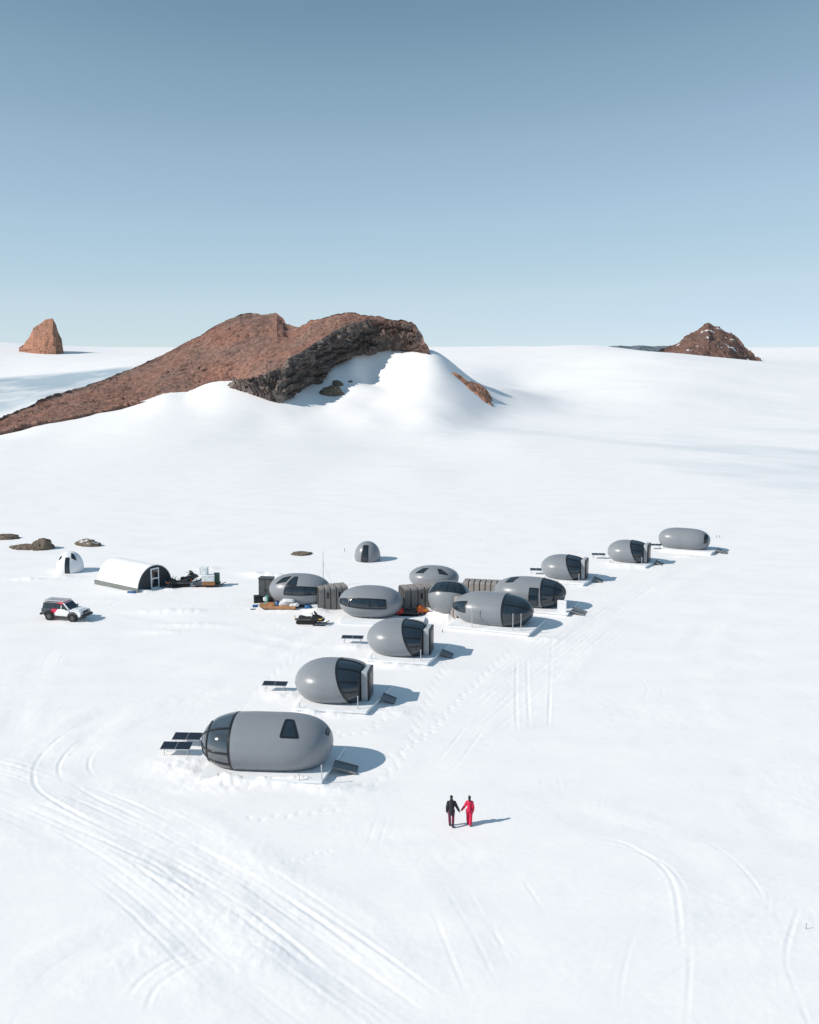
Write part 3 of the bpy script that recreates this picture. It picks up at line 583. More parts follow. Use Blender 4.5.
class Pod:
    """ellipsoid-like shell, long axis local x; s along the axis, th round it (0 = local -y side, 90 = top)"""
    def __init__(s, L, Wd, H, pl=2.2, pr=2.2, apex=0.0, zc=0.42, q=2.0):
        s.L, s.W, s.H, s.pl, s.pr, s.apex, s.zc, s.q = L, Wd, H, pl, pr, apex, zc, q
    def phi(s, sv):
        sv = np.asarray(sv, float); p = np.where(sv < 0, s.pl, s.pr); return np.sign(sv) * np.arcsin(np.clip(np.abs(sv), 0, 1) ** (p / 2))
    def raw(s, phi, th):
        phi, th = np.broadcast_arrays(np.asarray(phi, float), np.asarray(th, float))
        p = np.where(phi < 0, s.pl, s.pr); sn = np.abs(np.sin(phi)) ** (2 / p); r = np.clip(np.cos(phi), 0, 1) ** (2 / s.q)
        xa = s.apex * s.L / 2; x = np.where(phi < 0, xa - sn * (s.L / 2 + xa), xa + sn * (s.L / 2 - xa))
        y = -s.W / 2 * r * np.cos(th); sth = np.sin(th)
        z = s.zc * s.H + r * np.where(sth > 0, (1 - s.zc) * s.H * sth, 0.62 * s.H * sth)
        return np.stack([x, y, z], -1)
    def P(s, phi, th, off=0.0):
        e = 1e-3; phi = np.clip(phi, -math.pi / 2 + 2e-3, math.pi / 2 - 2e-3); p = s.raw(phi, th)
        n = np.cross(s.raw(phi + e, th) - s.raw(phi - e, th), s.raw(phi, np.asarray(th) + e) - s.raw(phi, np.asarray(th) - e))
        n /= np.linalg.norm(n, axis=-1)[..., None] + 1e-12
        p = p + n * off; p[..., 2] = np.maximum(p[..., 2], 0.0); s.n = n; return p
    def ribbon(s, mb, phi, th, w, t0=0.0, t1=0.035, closed=False):
        p = s.P(phi, th, 0.0); n = s.n.copy()
        t = np.gradient(p, axis=0)
        if closed: t = np.roll(p, -1, 0) - np.roll(p, 1, 0)
        t /= np.linalg.norm(t, axis=1)[:, None] + 1e-9; b = np.cross(n, t); b /= np.linalg.norm(b, axis=1)[:, None] + 1e-9
        R4 = np.stack([p - b * w / 2 + n * t0, p - b * w / 2 + n * t1, p + b * w / 2 + n * t1, p + b * w / 2 + n * t0], 1)
        R4[..., 2] = np.maximum(R4[..., 2], 0.01)
        if closed: R4 = np.concatenate([R4, R4[:1]])
        mb.grid(R4, wrap=True, smooth=False)
    def points(s, z0=0.0):
        a, b = np.meshgrid(np.linspace(-math.pi / 2, math.pi / 2, 41), np.linspace(-math.pi, math.pi, 49)); p = s.P(a, b).reshape(-1, 3); p[:, 2] += z0; return p

def fit(bbox, yaw, make, z0=0.35):
    """site a pod so that its outline agrees with the survey box (x0,x1,y0,y1): returns x, y, length, height"""
    x0, x1, y0, y1 = bbox; g = at((x0 + x1) / 2, y1 - 4, z=z0); x, y = g[0], g[1] + 1; L, H = 6.0, 3.0
    c, s = math.cos(yaw), math.sin(yaw)
    for _ in range(60):
        p = make(L, H).points(z0); q = np.stack([p[:, 0] * c - p[:, 1] * s + x, p[:, 0] * s + p[:, 1] * c + y, p[:, 2]], 1)
        u, v = project(q); k = F / math.hypot(y, HC); u0, u1, v0, v1 = u.min(), u.max(), v.min(), v.max()
        x += ((x0 + x1) - (u0 + u1)) / 2 / k; L *= 1 + 0.7 * ((x1 - x0) / (u1 - u0) - 1); y -= (y1 - v1) * y * y / (F * HC) * 0.8
        H += ((y1 - y0) - (v1 - v0)) / k * 0.6
    return x, y, L, H

def quad(pod, mg, mf, c4, fw=0.1, off=0.012, mull=(), rows=()):
    """a window in the shell: c4 = four (s, theta deg) corners"""
    c = np.array([(float(pod.phi(a)), R(b)) for a, b in c4]); n = 12
    u, v = np.meshgrid(np.linspace(0, 1, n), np.linspace(0, 1, n)); B = lambda u, v: (c[0] * ((1 - u) * (1 - v))[..., None] + c[1] * (u * (1 - v))[..., None] + c[2] * (u * v)[..., None] + c[3] * ((1 - u) * v)[..., None])
    q = B(u, v); mg.grid(pod.P(q[..., 0], q[..., 1], off))
    t = np.linspace(0, 1, n); o, z = np.ones(n), np.zeros(n)
    for a, b in ((t, z), (o, t), (t, o), (z, t)):
        e = B(a, b); pod.ribbon(mf, e[:, 0], e[:, 1], fw)
    for m in mull: e = B(o * m, t); pod.ribbon(mf, e[:, 0], e[:, 1], fw * 0.7)
    for m in rows: e = B(t, o * m); pod.ribbon(mf, e[:, 0], e[:, 1], fw * 0.7)

def build_pod(label, bbox, yaw, W_ratio, shape, nose=None, windows=(), porch=None, group='grey egg shaped pods of the camp', flip=False, z0=0.35, side_door=None, seam=None, name='pod', cat='pod', shell=None, sun_room=None, nose_glass=True):
    make = lambda L, H: Pod(L, L * W_ratio if W_ratio < 2 else W_ratio, H, **shape)
    yaw = R(yaw) + (math.pi if flip else 0)
    x, y, L, H = fit(bbox, yaw, make, z0); pod = make(L, H)
    print('POD', label[:40], 'x %.1f y %.1f L %.2f W %.2f H %.2f' % (x, y, L, pod.W, H))
    root = thing(name, label, cat, (x, y, z0), yaw, group); root['L'], root['W'], root['H'] = L, pod.W, H
    th = np.linspace(-math.pi, math.pi, 73)
    if nose is None: pb = np.full(len(th), math.pi / 2)
    else:
        s_mid, k = nose['s'], nose['k']; pb = pod.phi(np.clip(s_mid - k * np.sin(th), -0.97, 0.97))
    T = np.linspace(0, 1, 56)[:, None]; mb = MB(); mb.grid(pod.P(-math.pi / 2 + (pb[None] + math.pi / 2) * T, th[None] + 0 * T)); mb.build('shell', shell or SHELL, root)
    if seam:
        ms = MB()
        for sv in seam: tt = np.linspace(R(-60), R(240), 60); pod.ribbon(ms, np.full(60, float(pod.phi(sv))), tt, 0.025, 0, 0.006)
        ms.build('seam', FRAME, root)
    if nose is not None:
        mg = MB(); pe_ = float(pod.phi(nose['end'])) if 'end' in nose else math.pi / 2; T = np.linspace(0, 1, 36)[:, None]; mg.grid(pod.P(pb[None] + (pe_ - pb[None]) * T, th[None] + 0 * T, -0.01)); g = mg.build('glazing', nose.get('glass') or GLASS, root)
        mf = MB(); pod.ribbon(mf, pb, th, 0.15, -0.02, 0.018)
        for a in nose.get('th', ()):
            f = np.linspace(0, 0.97, 24); b0 = float(np.interp(R(a), th, pb)); pod.ribbon(mf, b0 + (pe_ - b0) * f, np.full(24, R(a)), 0.13, -0.02, 0.035)
        for f in nose.get('rings', ()):
            tt = np.linspace(R(nose.get('r0', -60)), R(nose.get('r1', 240)), 60); b0 = np.interp(tt, th, pb); pod.ribbon(mf, b0 + (math.pi / 2 - b0) * f, tt, 0.11, -0.02, 0.035)
        mf.build('glazing_bars', FRAME, g)
    for wn in windows:
        mg, mf = MB(), MB(); quad(pod, mg, mf, wn['c'], wn.get('fw', 0.1), mull=wn.get('mull', ()), rows=wn.get('rows', ()))
        g = mg.build('window', GLASS, root); mf.build('window_frame', FRAME, g)
    if nose is not None and 'end' in nose:
        me_ = MB(); ring = pod.P(np.full(len(th), pe_), th, -0.012)[:-1]; me_.add(ring, [list(range(len(ring)))], smooth=False); me_.build('end_wall', FRAME, root)
    if porch:
        x0, x1, w, h = porch['x0'] * L / 2, porch['x1'] * L / 2, porch.get('w', 1.7), porch.get('h', 2.3)
        mp = MB(); mp.box(((x0 + x1) / 2, 0, h / 2), (x1 - x0, w, h), bev=0.08)
        pr = mp.build('porch', PORCH, root)
        md = MB(); md.box((x1 + 0.05, 0, h * 0.5), (0.1, w * 0.98, h * 0.97), bev=0.02); d = md.build('door_frame', BLACK, pr)
        m3 = MB(); m3.box((x1 + 0.11, 0, h * 0.47), (0.05, w * 0.62, h * 0.85), bev=0.01); d = m3.build('door', FRAME, pr)
    if side_door:
        mg, mf = MB(), MB(); quad(pod, mg, mf, side_door, 0.12, off=0.02); g = mg.build('door', GLASS, root); mf.build('door_frame', FRAME, g)
    pod.x, pod.y, pod.yaw, pod.z0 = x, y, yaw, z0; return root, pod

def build_deck(label, pod, x0, x1, y0, y1, ramp=None, h=0.35, skew=0.0, posts=(), yaw=None, screen=None):
    """timber deck round a pod in the pod's own axes (metres)"""
    root = thing('deck', label, 'deck', (pod.x, pod.y, 0), pod.yaw if yaw is None else yaw, 'snowy decks under the pods')
    m = MB(); k = skew
    prof = [(x0, y0), (x1 - k, y0), (x1 + k, y1), (x0, y1)]
    def slab(a, z0, z1):
        bm = bmesh.new(); lo = [bm.verts.new((x, y, z0)) for x, y in a]; hi = [bm.verts.new((x, y, z1)) for x, y in a]
        bm.faces.new(lo[::-1]); bm.faces.new(hi)
        for i in range(4): bm.faces.new((lo[i], lo[(i + 1) % 4], hi[(i + 1) % 4], hi[i]))
        bmesh.ops.bevel(bm, geom=list(bm.edges), offset=0.025, segments=2, affect='EDGES'); m._bm(bm, Vector(), None, 0)
    slab(prof, h - 0.16, h - 0.002); m.build('deck_boards', DECK, root)
    f = MB()
    for i in range(4):
        a, b = np.array(prof[i]), np.array(prof[(i + 1) % 4]); c = np.array([(x0 + x1) / 2, (y0 + y1) / 2]); a = c + (a - c) * 0.95; b = c + (b - c) * 0.95
        d = b - a; f.box(((a[0] + b[0]) / 2, (a[1] + b[1]) / 2, (h - 0.2) / 2 - 0.05), (np.linalg.norm(d), 0.1, h - 0.02), Matrix.Rotation(math.atan2(d[1], d[0]), 3, 'Z'))
    f.build('deck_frame', DECK, root)
    for px, py, ph in posts:
        g = MB(); g.tube([(px, py, h - 0.1), (px, py, h + ph)], 0.035, 8); g.box((px, py, h + ph), (0.09, 0.09, 0.05), bev=0.01); g.build('post', GALV, root)
    if screen:
        g = MB(); g.box((screen[0], screen[1], h + screen[4] / 2), (screen[2], screen[3], screen[4]), bev=0.03); g.build('wind_screen', WHITE, root)
    if ramp:
        yc, w, ln = ramp; t = (yc - y0) / (y1 - y0); xe = x1 - k + 2 * k * t; g = MB(); a = math.atan2(h + 0.02, ln)
        g.box((xe + ln / 2 + 0.04, yc, h / 2 + 0.03), (math.hypot(ln, h), w, 0.07), Matrix.Rotation(a, 3, 'Y'), bev=0.015); 
        for s in (-1, 1): g.box((xe + ln / 2 + 0.04, yc + s * w / 2, h / 2 + 0.08), (math.hypot(ln, h), 0.06, 0.12), Matrix.Rotation(a, 3, 'Y'), bev=0.01)
        g.build('ramp', RAMP, root)
    return root

EGG = dict(pl=2.4, pr=2.6, apex=-0.06, zc=0.43)
CAP = dict(pl=3.0, pr=3.0, apex=0.0, zc=0.45)
# the lounge in front: its glazed nose looks left
r, p1 = build_pod('largest long grey pod in front, glazed nose at its left end and trapezoid roof window', (201.5, 333.5, 711, 771.5), -4, 0.56, dict(pl=3.6, pr=4.0, zc=0.43), flip=True,
    nose=dict(glass=SMOKED, s=0.47, k=-0.02, th=(128, 180, 205, 52), rings=(0.42,), r0=90, r1=240), windows=[dict(c=[(-0.29, 143), (-0.54, 143), (-0.42, 105), (-0.32, 105)], fw=0.13), dict(c=[(-0.91, 118), (-0.945, 118), (-0.945, 84), (-0.91, 84)], fw=0.07)])
p1.yaw0 = p1.yaw - math.pi
build_deck('white deck under the largest pod, a grey ramp in its shade', p1, -p1.L * 0.44, p1.L * 0.51, -p1.W * 0.62, p1.W * 0.52, ramp=(-0.5, 1.0, 1.5), yaw=p1.yaw0, skew=0.35, posts=[(p1.L * 0.46, -p1.W * 0.55, 0.9), (p1.L * 0.30, -p1.W * 0.6, 0.35), (-p1.L * 0.3, -p1.W * 0.6, 0.25)])
NOSE = dict(s=0.35, k=0.22, th=(60, 26, -4, 95, 130, 160), rings=(), end=0.70)
def echo(lab, box, yaw, dlab, ramp=True, k=0.22, s=0.35, skew=0.5, wr=0.84):
    r_, p = build_pod(lab, box, yaw, wr, EGG, nose=dict(NOSE, s=s, k=k), porch=dict(x0=0.69, x1=0.86, w=1.9, h=2.25))
    build_deck(dlab, p, -p.L * 0.40, p.L * 0.56, -p.W * 0.60, p.W * 0.52, ramp=(0.2, 1.0, 1.0), skew=skew, posts=[(p.L * 0.36, -p.W * 0.5, 0.95), (-p.L * 0.34, -p.W * 0.56, 0.3)])
    return r_, p
r, p2 = echo('egg shaped grey pod directly behind the largest pod, one solar panel at its left', (295, 376, 657, 704), -8, 'white deck with dark ramp under the egg pod directly behind the largest pod')
r, p3 = echo('egg shaped grey pod right in front of the red and orange snowmobiles', (367, 436, 618, 657), -11, 'white deck with ramp under the egg pod beside the red and orange snowmobiles')
r, pj = echo('nearest egg pod of the back row, just above the wide glazed double pod', (541, 590, 554, 580), -20, 'deck under the egg pod just above the wide glazed double pod')
r, pk = echo('middle egg pod of the back row with a protruding dark door', (607.5, 652, 539.5, 563), -24, 'deck under the middle egg pod of the back row')
r, pl = build_pod('farthest grey pod, long capsule with a narrow dark window at its right end', (658.5, 710.5, 527.5, 550), -22, 0.56, dict(pl=3.2, pr=3.2, zc=0.45), windows=[dict(c=[(0.80, -8), (0.90, -8), (0.90, 62), (0.80, 62)], fw=0.12)])
build_deck('deck under the farthest long capsule pod', pl, -pl.L * 0.4, pl.L * 0.62, -pl.W * 0.58, pl.W * 0.5, ramp=(0.0, 1.1, 1.3), skew=0.4)
# the hall
r, pd = build_pod('grey hall pod nearest the viewer, black glazed right end and small left window', (453, 534, 591, 627), -20, 0.60, dict(pl=2.6, pr=2.9, zc=0.45),
    nose=dict(s=0.36, k=0.03, th=(40,), rings=()), windows=[dict(c=[(-0.97, -2), (-0.56, -2), (-0.54, 40), (-0.97, 40)], fw=0.09)])
build_deck('long white deck under the hall pod nearest the viewer', pd, -pd.L * 0.46, pd.L * 0.57, -pd.W * 0.66, pd.W * 0.5, skew=0.2, h=0.4, posts=[(-pd.L * 0.16, -pd.W * 0.6, 2.0), (pd.L * 0.33, -pd.W * 0.55, 1.6), (pd.L * 0.42, -pd.W * 0.5, 1.6)])
r, pe = build_pod('wide grey pod with gridded glass end and open dark doorway', (494, 566, 576, 608), -18, 0.62, dict(pl=2.5, pr=3.0, zc=0.45),
    nose=dict(s=0.42, k=0.05, th=(12, 48, 88, 130), rings=(0.34,)), side_door=[(0.10, -34), (0.33, -34), (0.33, 34), (0.10, 34)], windows=[dict(c=[(-0.62, 55), (-0.42, 55), (-0.30, 84), (-0.5, 84)], fw=0.08)])
build_deck('deck and white screen under the wide glazed double pod', pe, -pe.L * 0.36, pe.L * 0.62, -pe.W * 0.62, pe.W * 0.5, ramp=(-1.2, 1.6, 1.4), skew=0.2, screen=(pe.L * 0.5, -pe.W * 0.5, 0.9, 0.08, 1.2), posts=[])
r, pg = build_pod('rearmost hall pod with two trapezoid windows near its top', (409, 459, 565, 589), -14, 0.80, dict(pl=2.3, pr=2.3, zc=0.44), windows=[dict(c=[(-0.62, 40), (-0.30, 40), (-0.16, 66), (-0.34, 66)], fw=0.07), dict(c=[(0.22, 66), (0.02 + 0.34, 66), (0.66, 40), (0.34, 40)], fw=0.07)])
r, pf = build_pod('round grey link pod with a dark ring of skylights on top', (428, 471, 580.5, 615), -14, 0.86, dict(pl=2.3, pr=2.3, zc=0.5), windows=[dict(c=[(-0.88, 34), (0.88, 34), (0.62, 84), (-0.62, 84)], fw=0.06, mull=(0.17, 0.34, 0.5, 0.66, 0.83))])
r, ph = build_pod('oval grey pod facing the viewer with one long dark strip window', (339, 403, 585, 617.5), -6, 0.72, dict(pl=2.4, pr=2.4, zc=0.46), windows=[dict(c=[(-0.93, 0), (0.56, -8), (0.52, 27), (-0.93, 31)], fw=0.12, mull=(0.36, 0.72))])
build_deck('snowed over step running along the strip window pod', ph, -ph.L * 0.42, ph.L * 0.86, -ph.W * 0.66, -ph.W * 0.1, h=0.3)
r, pi_ = build_pod('leftmost hall pod, sail shaped window and skylight, beside stacked gear', (269, 331, 573, 605), -8, 0.66, dict(pl=2.4, pr=2.4, zc=0.46),
    windows=[dict(c=[(-0.66, 38), (-0.34, 44), (-0.22, 68), (-0.46, 62)], fw=0.1, mull=(0.5,)), dict(c=[(-0.30, 30), (0.02, 30), (0.0, 66), (-0.08, 66)], fw=0.1), dict(c=[(-0.36, -4), (0.66, -4), (0.66, 26), (-0.32, 26)], fw=0.1, mull=(0.25, 0.55))])
# small upright pods
r, pm = build_pod('small upright grey dome pod standing alone behind the hall', (354.5, 380.5, 541, 562.5), -10, 1.0, dict(pl=2.1, pr=2.1, zc=0.2), z0=0.0, group=None, name='dome_hut', cat='hut',
    windows=[dict(c=[(-0.26, -14), (0.24, -14), (0.18, 54), (-0.16, 54)], fw=0.12, rows=(0.5,))])
WSHELL = mat('white_shell', (0.76, 0.78, 0.8), 0.45, var=0.04, spec=0.3)
r, pn = build_pod('small white dome hut with a dark door and small roof windows', (56.5, 84, 551, 573.5), 6, 1.0, dict(pl=2.1, pr=2.1, zc=0.2), z0=0.0, group=None, name='dome_hut', cat='hut', shell=WSHELL,
    side_door=[(-0.16, -20), (0.14, -20), (0.12, 44), (-0.12, 44)], windows=[dict(c=[(0.28, 44), (0.62, 40), (0.40, 66), (0.22, 70)], fw=0.06), dict(c=[(-0.72, 46), (-0.5, 46), (-0.46, 62), (-0.6, 62)], fw=0.06)])

# ------------------------------------------------------------------ link corridors
CORR = mat('corridor_fabric', (0.27, 0.25, 0.235), 0.75, var=0.14, scale=2.5, bump=0.25)
CORR_D = mat('corridor_seam', (0.05, 0.05, 0.05), 0.7)
def corridor(label, a, b, h=2.35, w=1.9, n=6, slits=(2,), door=None):
    a, b = np.array(a[:2]), np.array(b[:2]); d = b - a; L = float(np.linalg.norm(d)); root = thing('link_corridor', label, 'corridor', (a[0], a[1], 0.05), math.atan2(d[1], d[0]), 'ribbed corridors linking the hall pods')
    def ring(x, k):
        hw, hh = w / 2 * k, h * (0.5 + k / 2); r_ = 0.3; pts = [(x, -hw, 0)]
        pts += [(x, -hw + r_ - r_ * math.cos(t), hh - r_ + r_ * math.sin(t)) for t in np.linspace(0, math.pi / 2, 6)]
        pts += [(x, hw - r_ + r_ * math.sin(t), hh - r_ + r_ * math.cos(t)) for t in np.linspace(0, math.pi / 2, 6)] + [(x, hw, 0)]; return pts
    ln = L / n; mb, ms = MB(), MB()
    for i in range(n):
        x0, x1 = i * ln + 0.05, (i + 1) * ln - 0.05
        P = np.array([ring(x0, 0.97), ring(x0 + 0.02, 1.0), ring((x0 + x1) / 2, 1.004), ring(x1 - 0.02, 1.0), ring(x1, 0.97)]); mb.grid(P, smooth=False)
    ms.grid(np.array([ring(0, 0.94), ring(L, 0.94)]), smooth=False)
    for x in (0, L): ms.add(ring(x, 0.94), [list(range(14))], smooth=False)
    mb.build('corridor_panels', CORR, root); ms.build('corridor_lining', CORR_D, root)
    for i in slits:
        for s in (-1, 1):
            g = MB(); g.box(((i + 0.5) * ln, s * (w / 2 * 1.015 + 0.02), 1.5), (0.22, 0.06, 0.62), bev=0.02); g.build('window', GLASS, root)
    if door is not None:
        g = MB(); g.box(((door + 0.5) * ln, -(w / 2 * 1.015 + 0.02), 1.05), (ln * 0.5, 0.06, 1.95), bev=0.02); g.build('door', FRAME, root)
corridor('ribbed corridor left of the strip window pod, near the black snowmobile', at(317, 609), at(346, 606.5), n=5, slits=(1, 3))
corridor('ribbed corridor between the strip window pod and the skylight pod', at(401, 610), at(436, 607), n=5, slits=(2,), h=2.4)
corridor('ribbed corridor running to the front hall pod with the black glazed end', at(445, 614.5), at(463, 621), n=5, slits=(0, 2), h=2.45, w=1.5)
corridor('rearmost ribbed corridor reaching the wide glazed double pod', at(464, 596), at(503, 598), n=7, slits=(), h=1.75)

# ------------------------------------------------------------------ solar panels
CELL = mat('solar_cells', (0.012, 0.016, 0.028), 0.25, var=0.25, scale=4, spec=0.5)
ALU = mat('aluminium', (0.55, 0.56, 0.58), 0.4, metal=0.3)
def solar(label, px, py, w=1.9, d=1.05, rz=-0.1, h=0.55, tilt=0.12):
    x, y, _ = at(px, py, z=h); root = thing('solar_panel', label, 'solar panel', (x, y, max(0, ground_z(x, y))), rz, 'solar panels on stands beside the pods')
    rot = Matrix.Rotation(tilt, 3, 'X'); f = MB(); f.box((0, 0, h), (w, d, 0.05), rot, bev=0.01); f.build('panel_frame', ALU, root)
    for s in (-1, 1):
        c = MB(); o = rot @ Vector((s * w / 4, 0, 0.035)); c.box((o.x, o.y, h + o.z), (w / 2 - 0.05, d - 0.07, 0.015), rot); c.build('cell_sheet', CELL, root)
    for sx in (-1, 1):
        for sy in (-1, 1): g = MB(); g.tube([(sx * w * 0.4, sy * d * 0.35, -0.3), (sx * w * 0.36, sy * d * 0.3, h - 0.03 + sy * 0.04)], 0.025, 6); g.build('leg', GALV, root)
    return root
solar('rear one of two solar panels left of the largest pod', 187.5, 736.5, 1.9, 1.0, -0.05)
solar('front one of two solar panels left of the largest pod', 176.5, 745.8, 1.95, 1.0, -0.05)
solar('solar panel left of the egg pod directly behind the largest pod', 275, 684.3, 1.9, 0.8)
solar('solar panel left of the egg pod near the red and orange snowmobiles', 352.5, 638.2, 1.95, 0.75)
solar('solar panel left of the nearest egg pod of the back row', 536, 569.6, 1.4, 0.8)
solar('solar panel left of the middle egg pod of the back row', 598.5, 554.3, 1.7, 0.75)
solar('solar panel left of the farthest capsule pod', 655, 544.8, 1.7, 0.75)
# ------------------------------------------------------------------ barrel tent
TENT = mat('white_canvas', (0.82, 0.83, 0.84), 0.7, var=0.03, scale=1.5, bump=0.15)
TDARK = mat('dark_canvas', (0.035, 0.042, 0.05), 0.7, var=0.2)
SKIRT = mat('grey_green_board', (0.17, 0.19, 0.18), 0.8, var=0.2)
def barrel_tent():
    a, b = at(155, 588.5), at(108, 578.5); d = b - a; L = 7.0; yaw = math.atan2(d[1], d[0]); Rr = 2.35
    root = thing('barrel_tent', 'white barrel roofed tent with dark round front and white framed door', 'tent', (a[0], a[1], 0.0), yaw)
    th = np.linspace(-0.02, math.pi + 0.02, 40); xs = np.linspace(0.0, L, 30)
    P = np.array([[(x, -Rr * math.cos(t) * (1 - 0.012 * (i % 5 != 0)), 0.25 + Rr * math.sin(t) * (1 - 0.012 * (i % 5 != 0)) * 1.02) for t in th] for i, x in enumerate(xs)])
    m = MB(); m.grid(P); m.build('canvas_roof', TENT, root)
    for x, s, nm in ((0.05, 1, 'front_wall'), (L - 0.05, -1, 'rear_wall')):
        w = MB(); pr = [(x, -Rr * 0.985 * math.cos(t), 0.25 + Rr * math.sin(t)) for t in th] + [(x, Rr * 0.98, 0), (x, -Rr * 0.98, 0)]; w.add(pr, [list(range(len(pr)))[::s]], smooth=False)
        pr2 = [(q[0] + 0.06 * s, q[1], q[2]) for q in pr]; n = len(pr); w.add(pr2, [list(range(n))[::-s]], smooth=False); w.build(nm, TDARK if s == 1 else TENT, root)
    rim = MB(); rim.tube([(0.0, -Rr * math.cos(t), 0.25 + Rr * 1.01 * math.sin(t)) for t in th], 0.05, 6); rim.build('front_hoop', ALU, root)
    for s in (-1, 1):
        k = MB(); k.box((L / 2, s * (Rr + 0.12), 0.22), (L + 0.5, 0.22, 0.5), bev=0.03); k.build('base_board', SKIRT, root)
    fr = MB(); hw, hh = 0.5, 2.15
    for y in (-hw, hw): fr.box((-0.05, y, hh / 2 + 0.1), (0.1, 0.13, hh))
    for z in (0.12, hh / 2 + 0.1, hh + 0.1): fr.box((-0.05, 0, z), (0.09, 2 * hw + 0.12, 0.14))
    dr = fr.build('door_frame', WHITE, root)
    for z in (0.65, 1.7): g = MB(); g.box((-0.02, 0, z), (0.05, 0.86, 0.9)); g.build('pane', GLASS, dr)
    return root
barrel_tent()

# ------------------------------------------------------------------ off-road car
def car_paint():
    m, n, l, b = nodes('car_paint'); tc = n.new('ShaderNodeTexCoord'); sx = n.new('ShaderNodeSeparateXYZ'); l.new(tc.outputs['Object'], sx.inputs[0])
    a = n.new('ShaderNodeMath'); a.operation = 'MULTIPLY_ADD'; l.new(sx.outputs[2], a.inputs[0]); a.inputs[1].default_value = -0.95; l.new(sx.outputs[0], a.inputs[2])
    cr = n.new('ShaderNodeValToRGB'); cr.color_ramp.interpolation = 'CONSTANT'; e = cr.color_ramp.elements
    mr = n.new('ShaderNodeMapRange'); mr.inputs[1].default_value = -4; mr.inputs[2].default_value = 4; l.new(a.outputs[0], mr.inputs[0]); l.new(mr.outputs[0], cr.inputs[0])
    f = lambda v: (v + 4) / 8
    e[0].position = 0; e[0].color = (0.045, 0.055, 0.075, 1); e[1].position = f(-2.2); e[1].color = (0.62, 0.012, 0.07, 1); q = e.new(f(-1.55)); q.color = (0.8, 0.81, 0.82, 1)
    l.new(cr.outputs[0], b.inputs['Base Color']); b.inputs['Roughness'].default_value = 0.3; b.inputs['Coat Weight'].default_value = 0.3
    return m
TYRE = mat('tyre_rubber', (0.012, 0.012, 0.012), 0.85, var=0.3, scale=8)
def car():
    x, y, _ = at(66.5, 618.8); z = ground_z(x, y)
    root = thing('off_road_car', 'white and dark grey off-road car with a red stripe and roof rack', 'car', (x, y, z), R(-15)); root.scale = (0.94,) * 3
    P = car_paint()
    b = MB(); b.prism([(-2.3, 0.62), (-2.34, 1.0), (-2.3, 1.22), (0.98, 1.24), (2.12, 1.12), (2.3, 1.0), (2.32, 0.62), (1.95, 0.5), (-2.0, 0.5)], -0.9, 0.9, 0.06)
    b.prism([(-2.26, 1.2), (-2.1, 1.88), (-1.9, 1.93), (0.12, 1.93), (0.3, 1.9), (1.02, 1.2)], -0.86, 0.86, 0.05, top_in=(1.2, 0.17))
    b.prism([(0.98, 1.2), (1.1, 1.27), (1.9, 1.2), (2.0, 1.1)], -0.55, 0.55, 0.04); body = b.build('body', P, root)
    for s in (-1, 1):
        for pr in ([(0.06, 1.26), (0.78, 1.26), (0.24, 1.8), (0.06, 1.8)], [(-0.95, 1.26), (-0.04, 1.26), (-0.04, 1.8), (-0.95, 1.8)], [(-2.08, 1.28), (-1.05, 1.26), (-1.05, 1.8), (-1.96, 1.8)]):
            w = MB(); yy = s * 0.86; w.prism(pr, min(yy, yy + s * 0.012), max(yy, yy + s * 0.012))
            for i, v in enumerate(w.v): w.v[i] = (v[0], v[1] - s * 0.17 * (v[2] - 1.2), v[2])
            w.build('side_window', GLASS, root)
        mi = MB(); mi.box((0.72, s * 1.02, 1.32), (0.12, 0.22, 0.2), bev=0.04); mi.build('mirror', BLACK, root)
        hl = MB(); hl.box((2.3, s * 0.66, 0.98), (0.1, 0.36, 0.2), bev=0.04); hl.build('headlight', ALU, root)
        tl = MB(); tl.box((-2.33, s * 0.74, 1.0), (0.06, 0.2, 0.34), bev=0.02); tl.build('tail_light', RED, root)
        for xx in (-1.38, 1.38):
            w = MB(); w.disc_y((xx, s * 0.86, 0.43), 0.46, 0.3, 28); wh = w.build('wheel', TYRE, root)
            ri = MB(); ri.disc_y((xx, s * (0.86 + 0.145), 0.43), 0.24, 0.04, 20); ri.build('rim', DARKM, wh)
            fl = MB(); A = np.linspace(0.05, math.pi - 0.05, 14)
            fl.grid(np.array([[(xx + r_ * math.cos(t), s * yy, 0.47 + r_ * math.sin(t)) for t in A] for r_, yy in ((0.6, 0.8), (0.6, 1.0), (0.52, 1.0), (0.5, 0.8))]), smooth=False); fl.build('wheel_flare', BLACK, root)
        st = MB(); st.box((0, s * 0.93, 0.47), (1.7, 0.2, 0.07), bev=0.02); st.build('side_step', BLACK, root)
    w = MB(); w.prism([(0.36, 1.82), (0.38, 1.84), (1.0, 1.27), (0.98, 1.25)], -0.7, 0.7); w.build('windscreen', GLASS, root)
    w = MB(); w.box((-2.24, 0, 1.55), (0.03, 1.3, 0.44), Matrix.Rotation(0.22, 3, 'Y')); w.build('rear_window', GLASS, root)
    w = MB(); w.box((2.33, 0, 0.98), (0.05, 0.92, 0.24), bev=0.02); w.build('grille', BLACK, root)
    w = MB(); w.box((2.44, 0, 0.62), (0.3, 1.86, 0.26), bev=0.06); w.tube([(2.5, -0.5, 0.66), (2.52, -0.48, 1.02), (2.52, 0.48, 1.02), (2.5, 0.5, 0.66)], 0.035); w.build('front_bumper', BLACK, root)
    w = MB(); w.box((-2.42, 0, 0.62), (0.24, 1.84, 0.22), bev=0.05); w.build('rear_bumper', BLACK, root)
    rk = MB()
    for yy in np.linspace(-0.66, 0.66, 5): rk.tube([(-2.05, yy, 2.0), (0.2, yy, 2.0)], 0.025, 6)
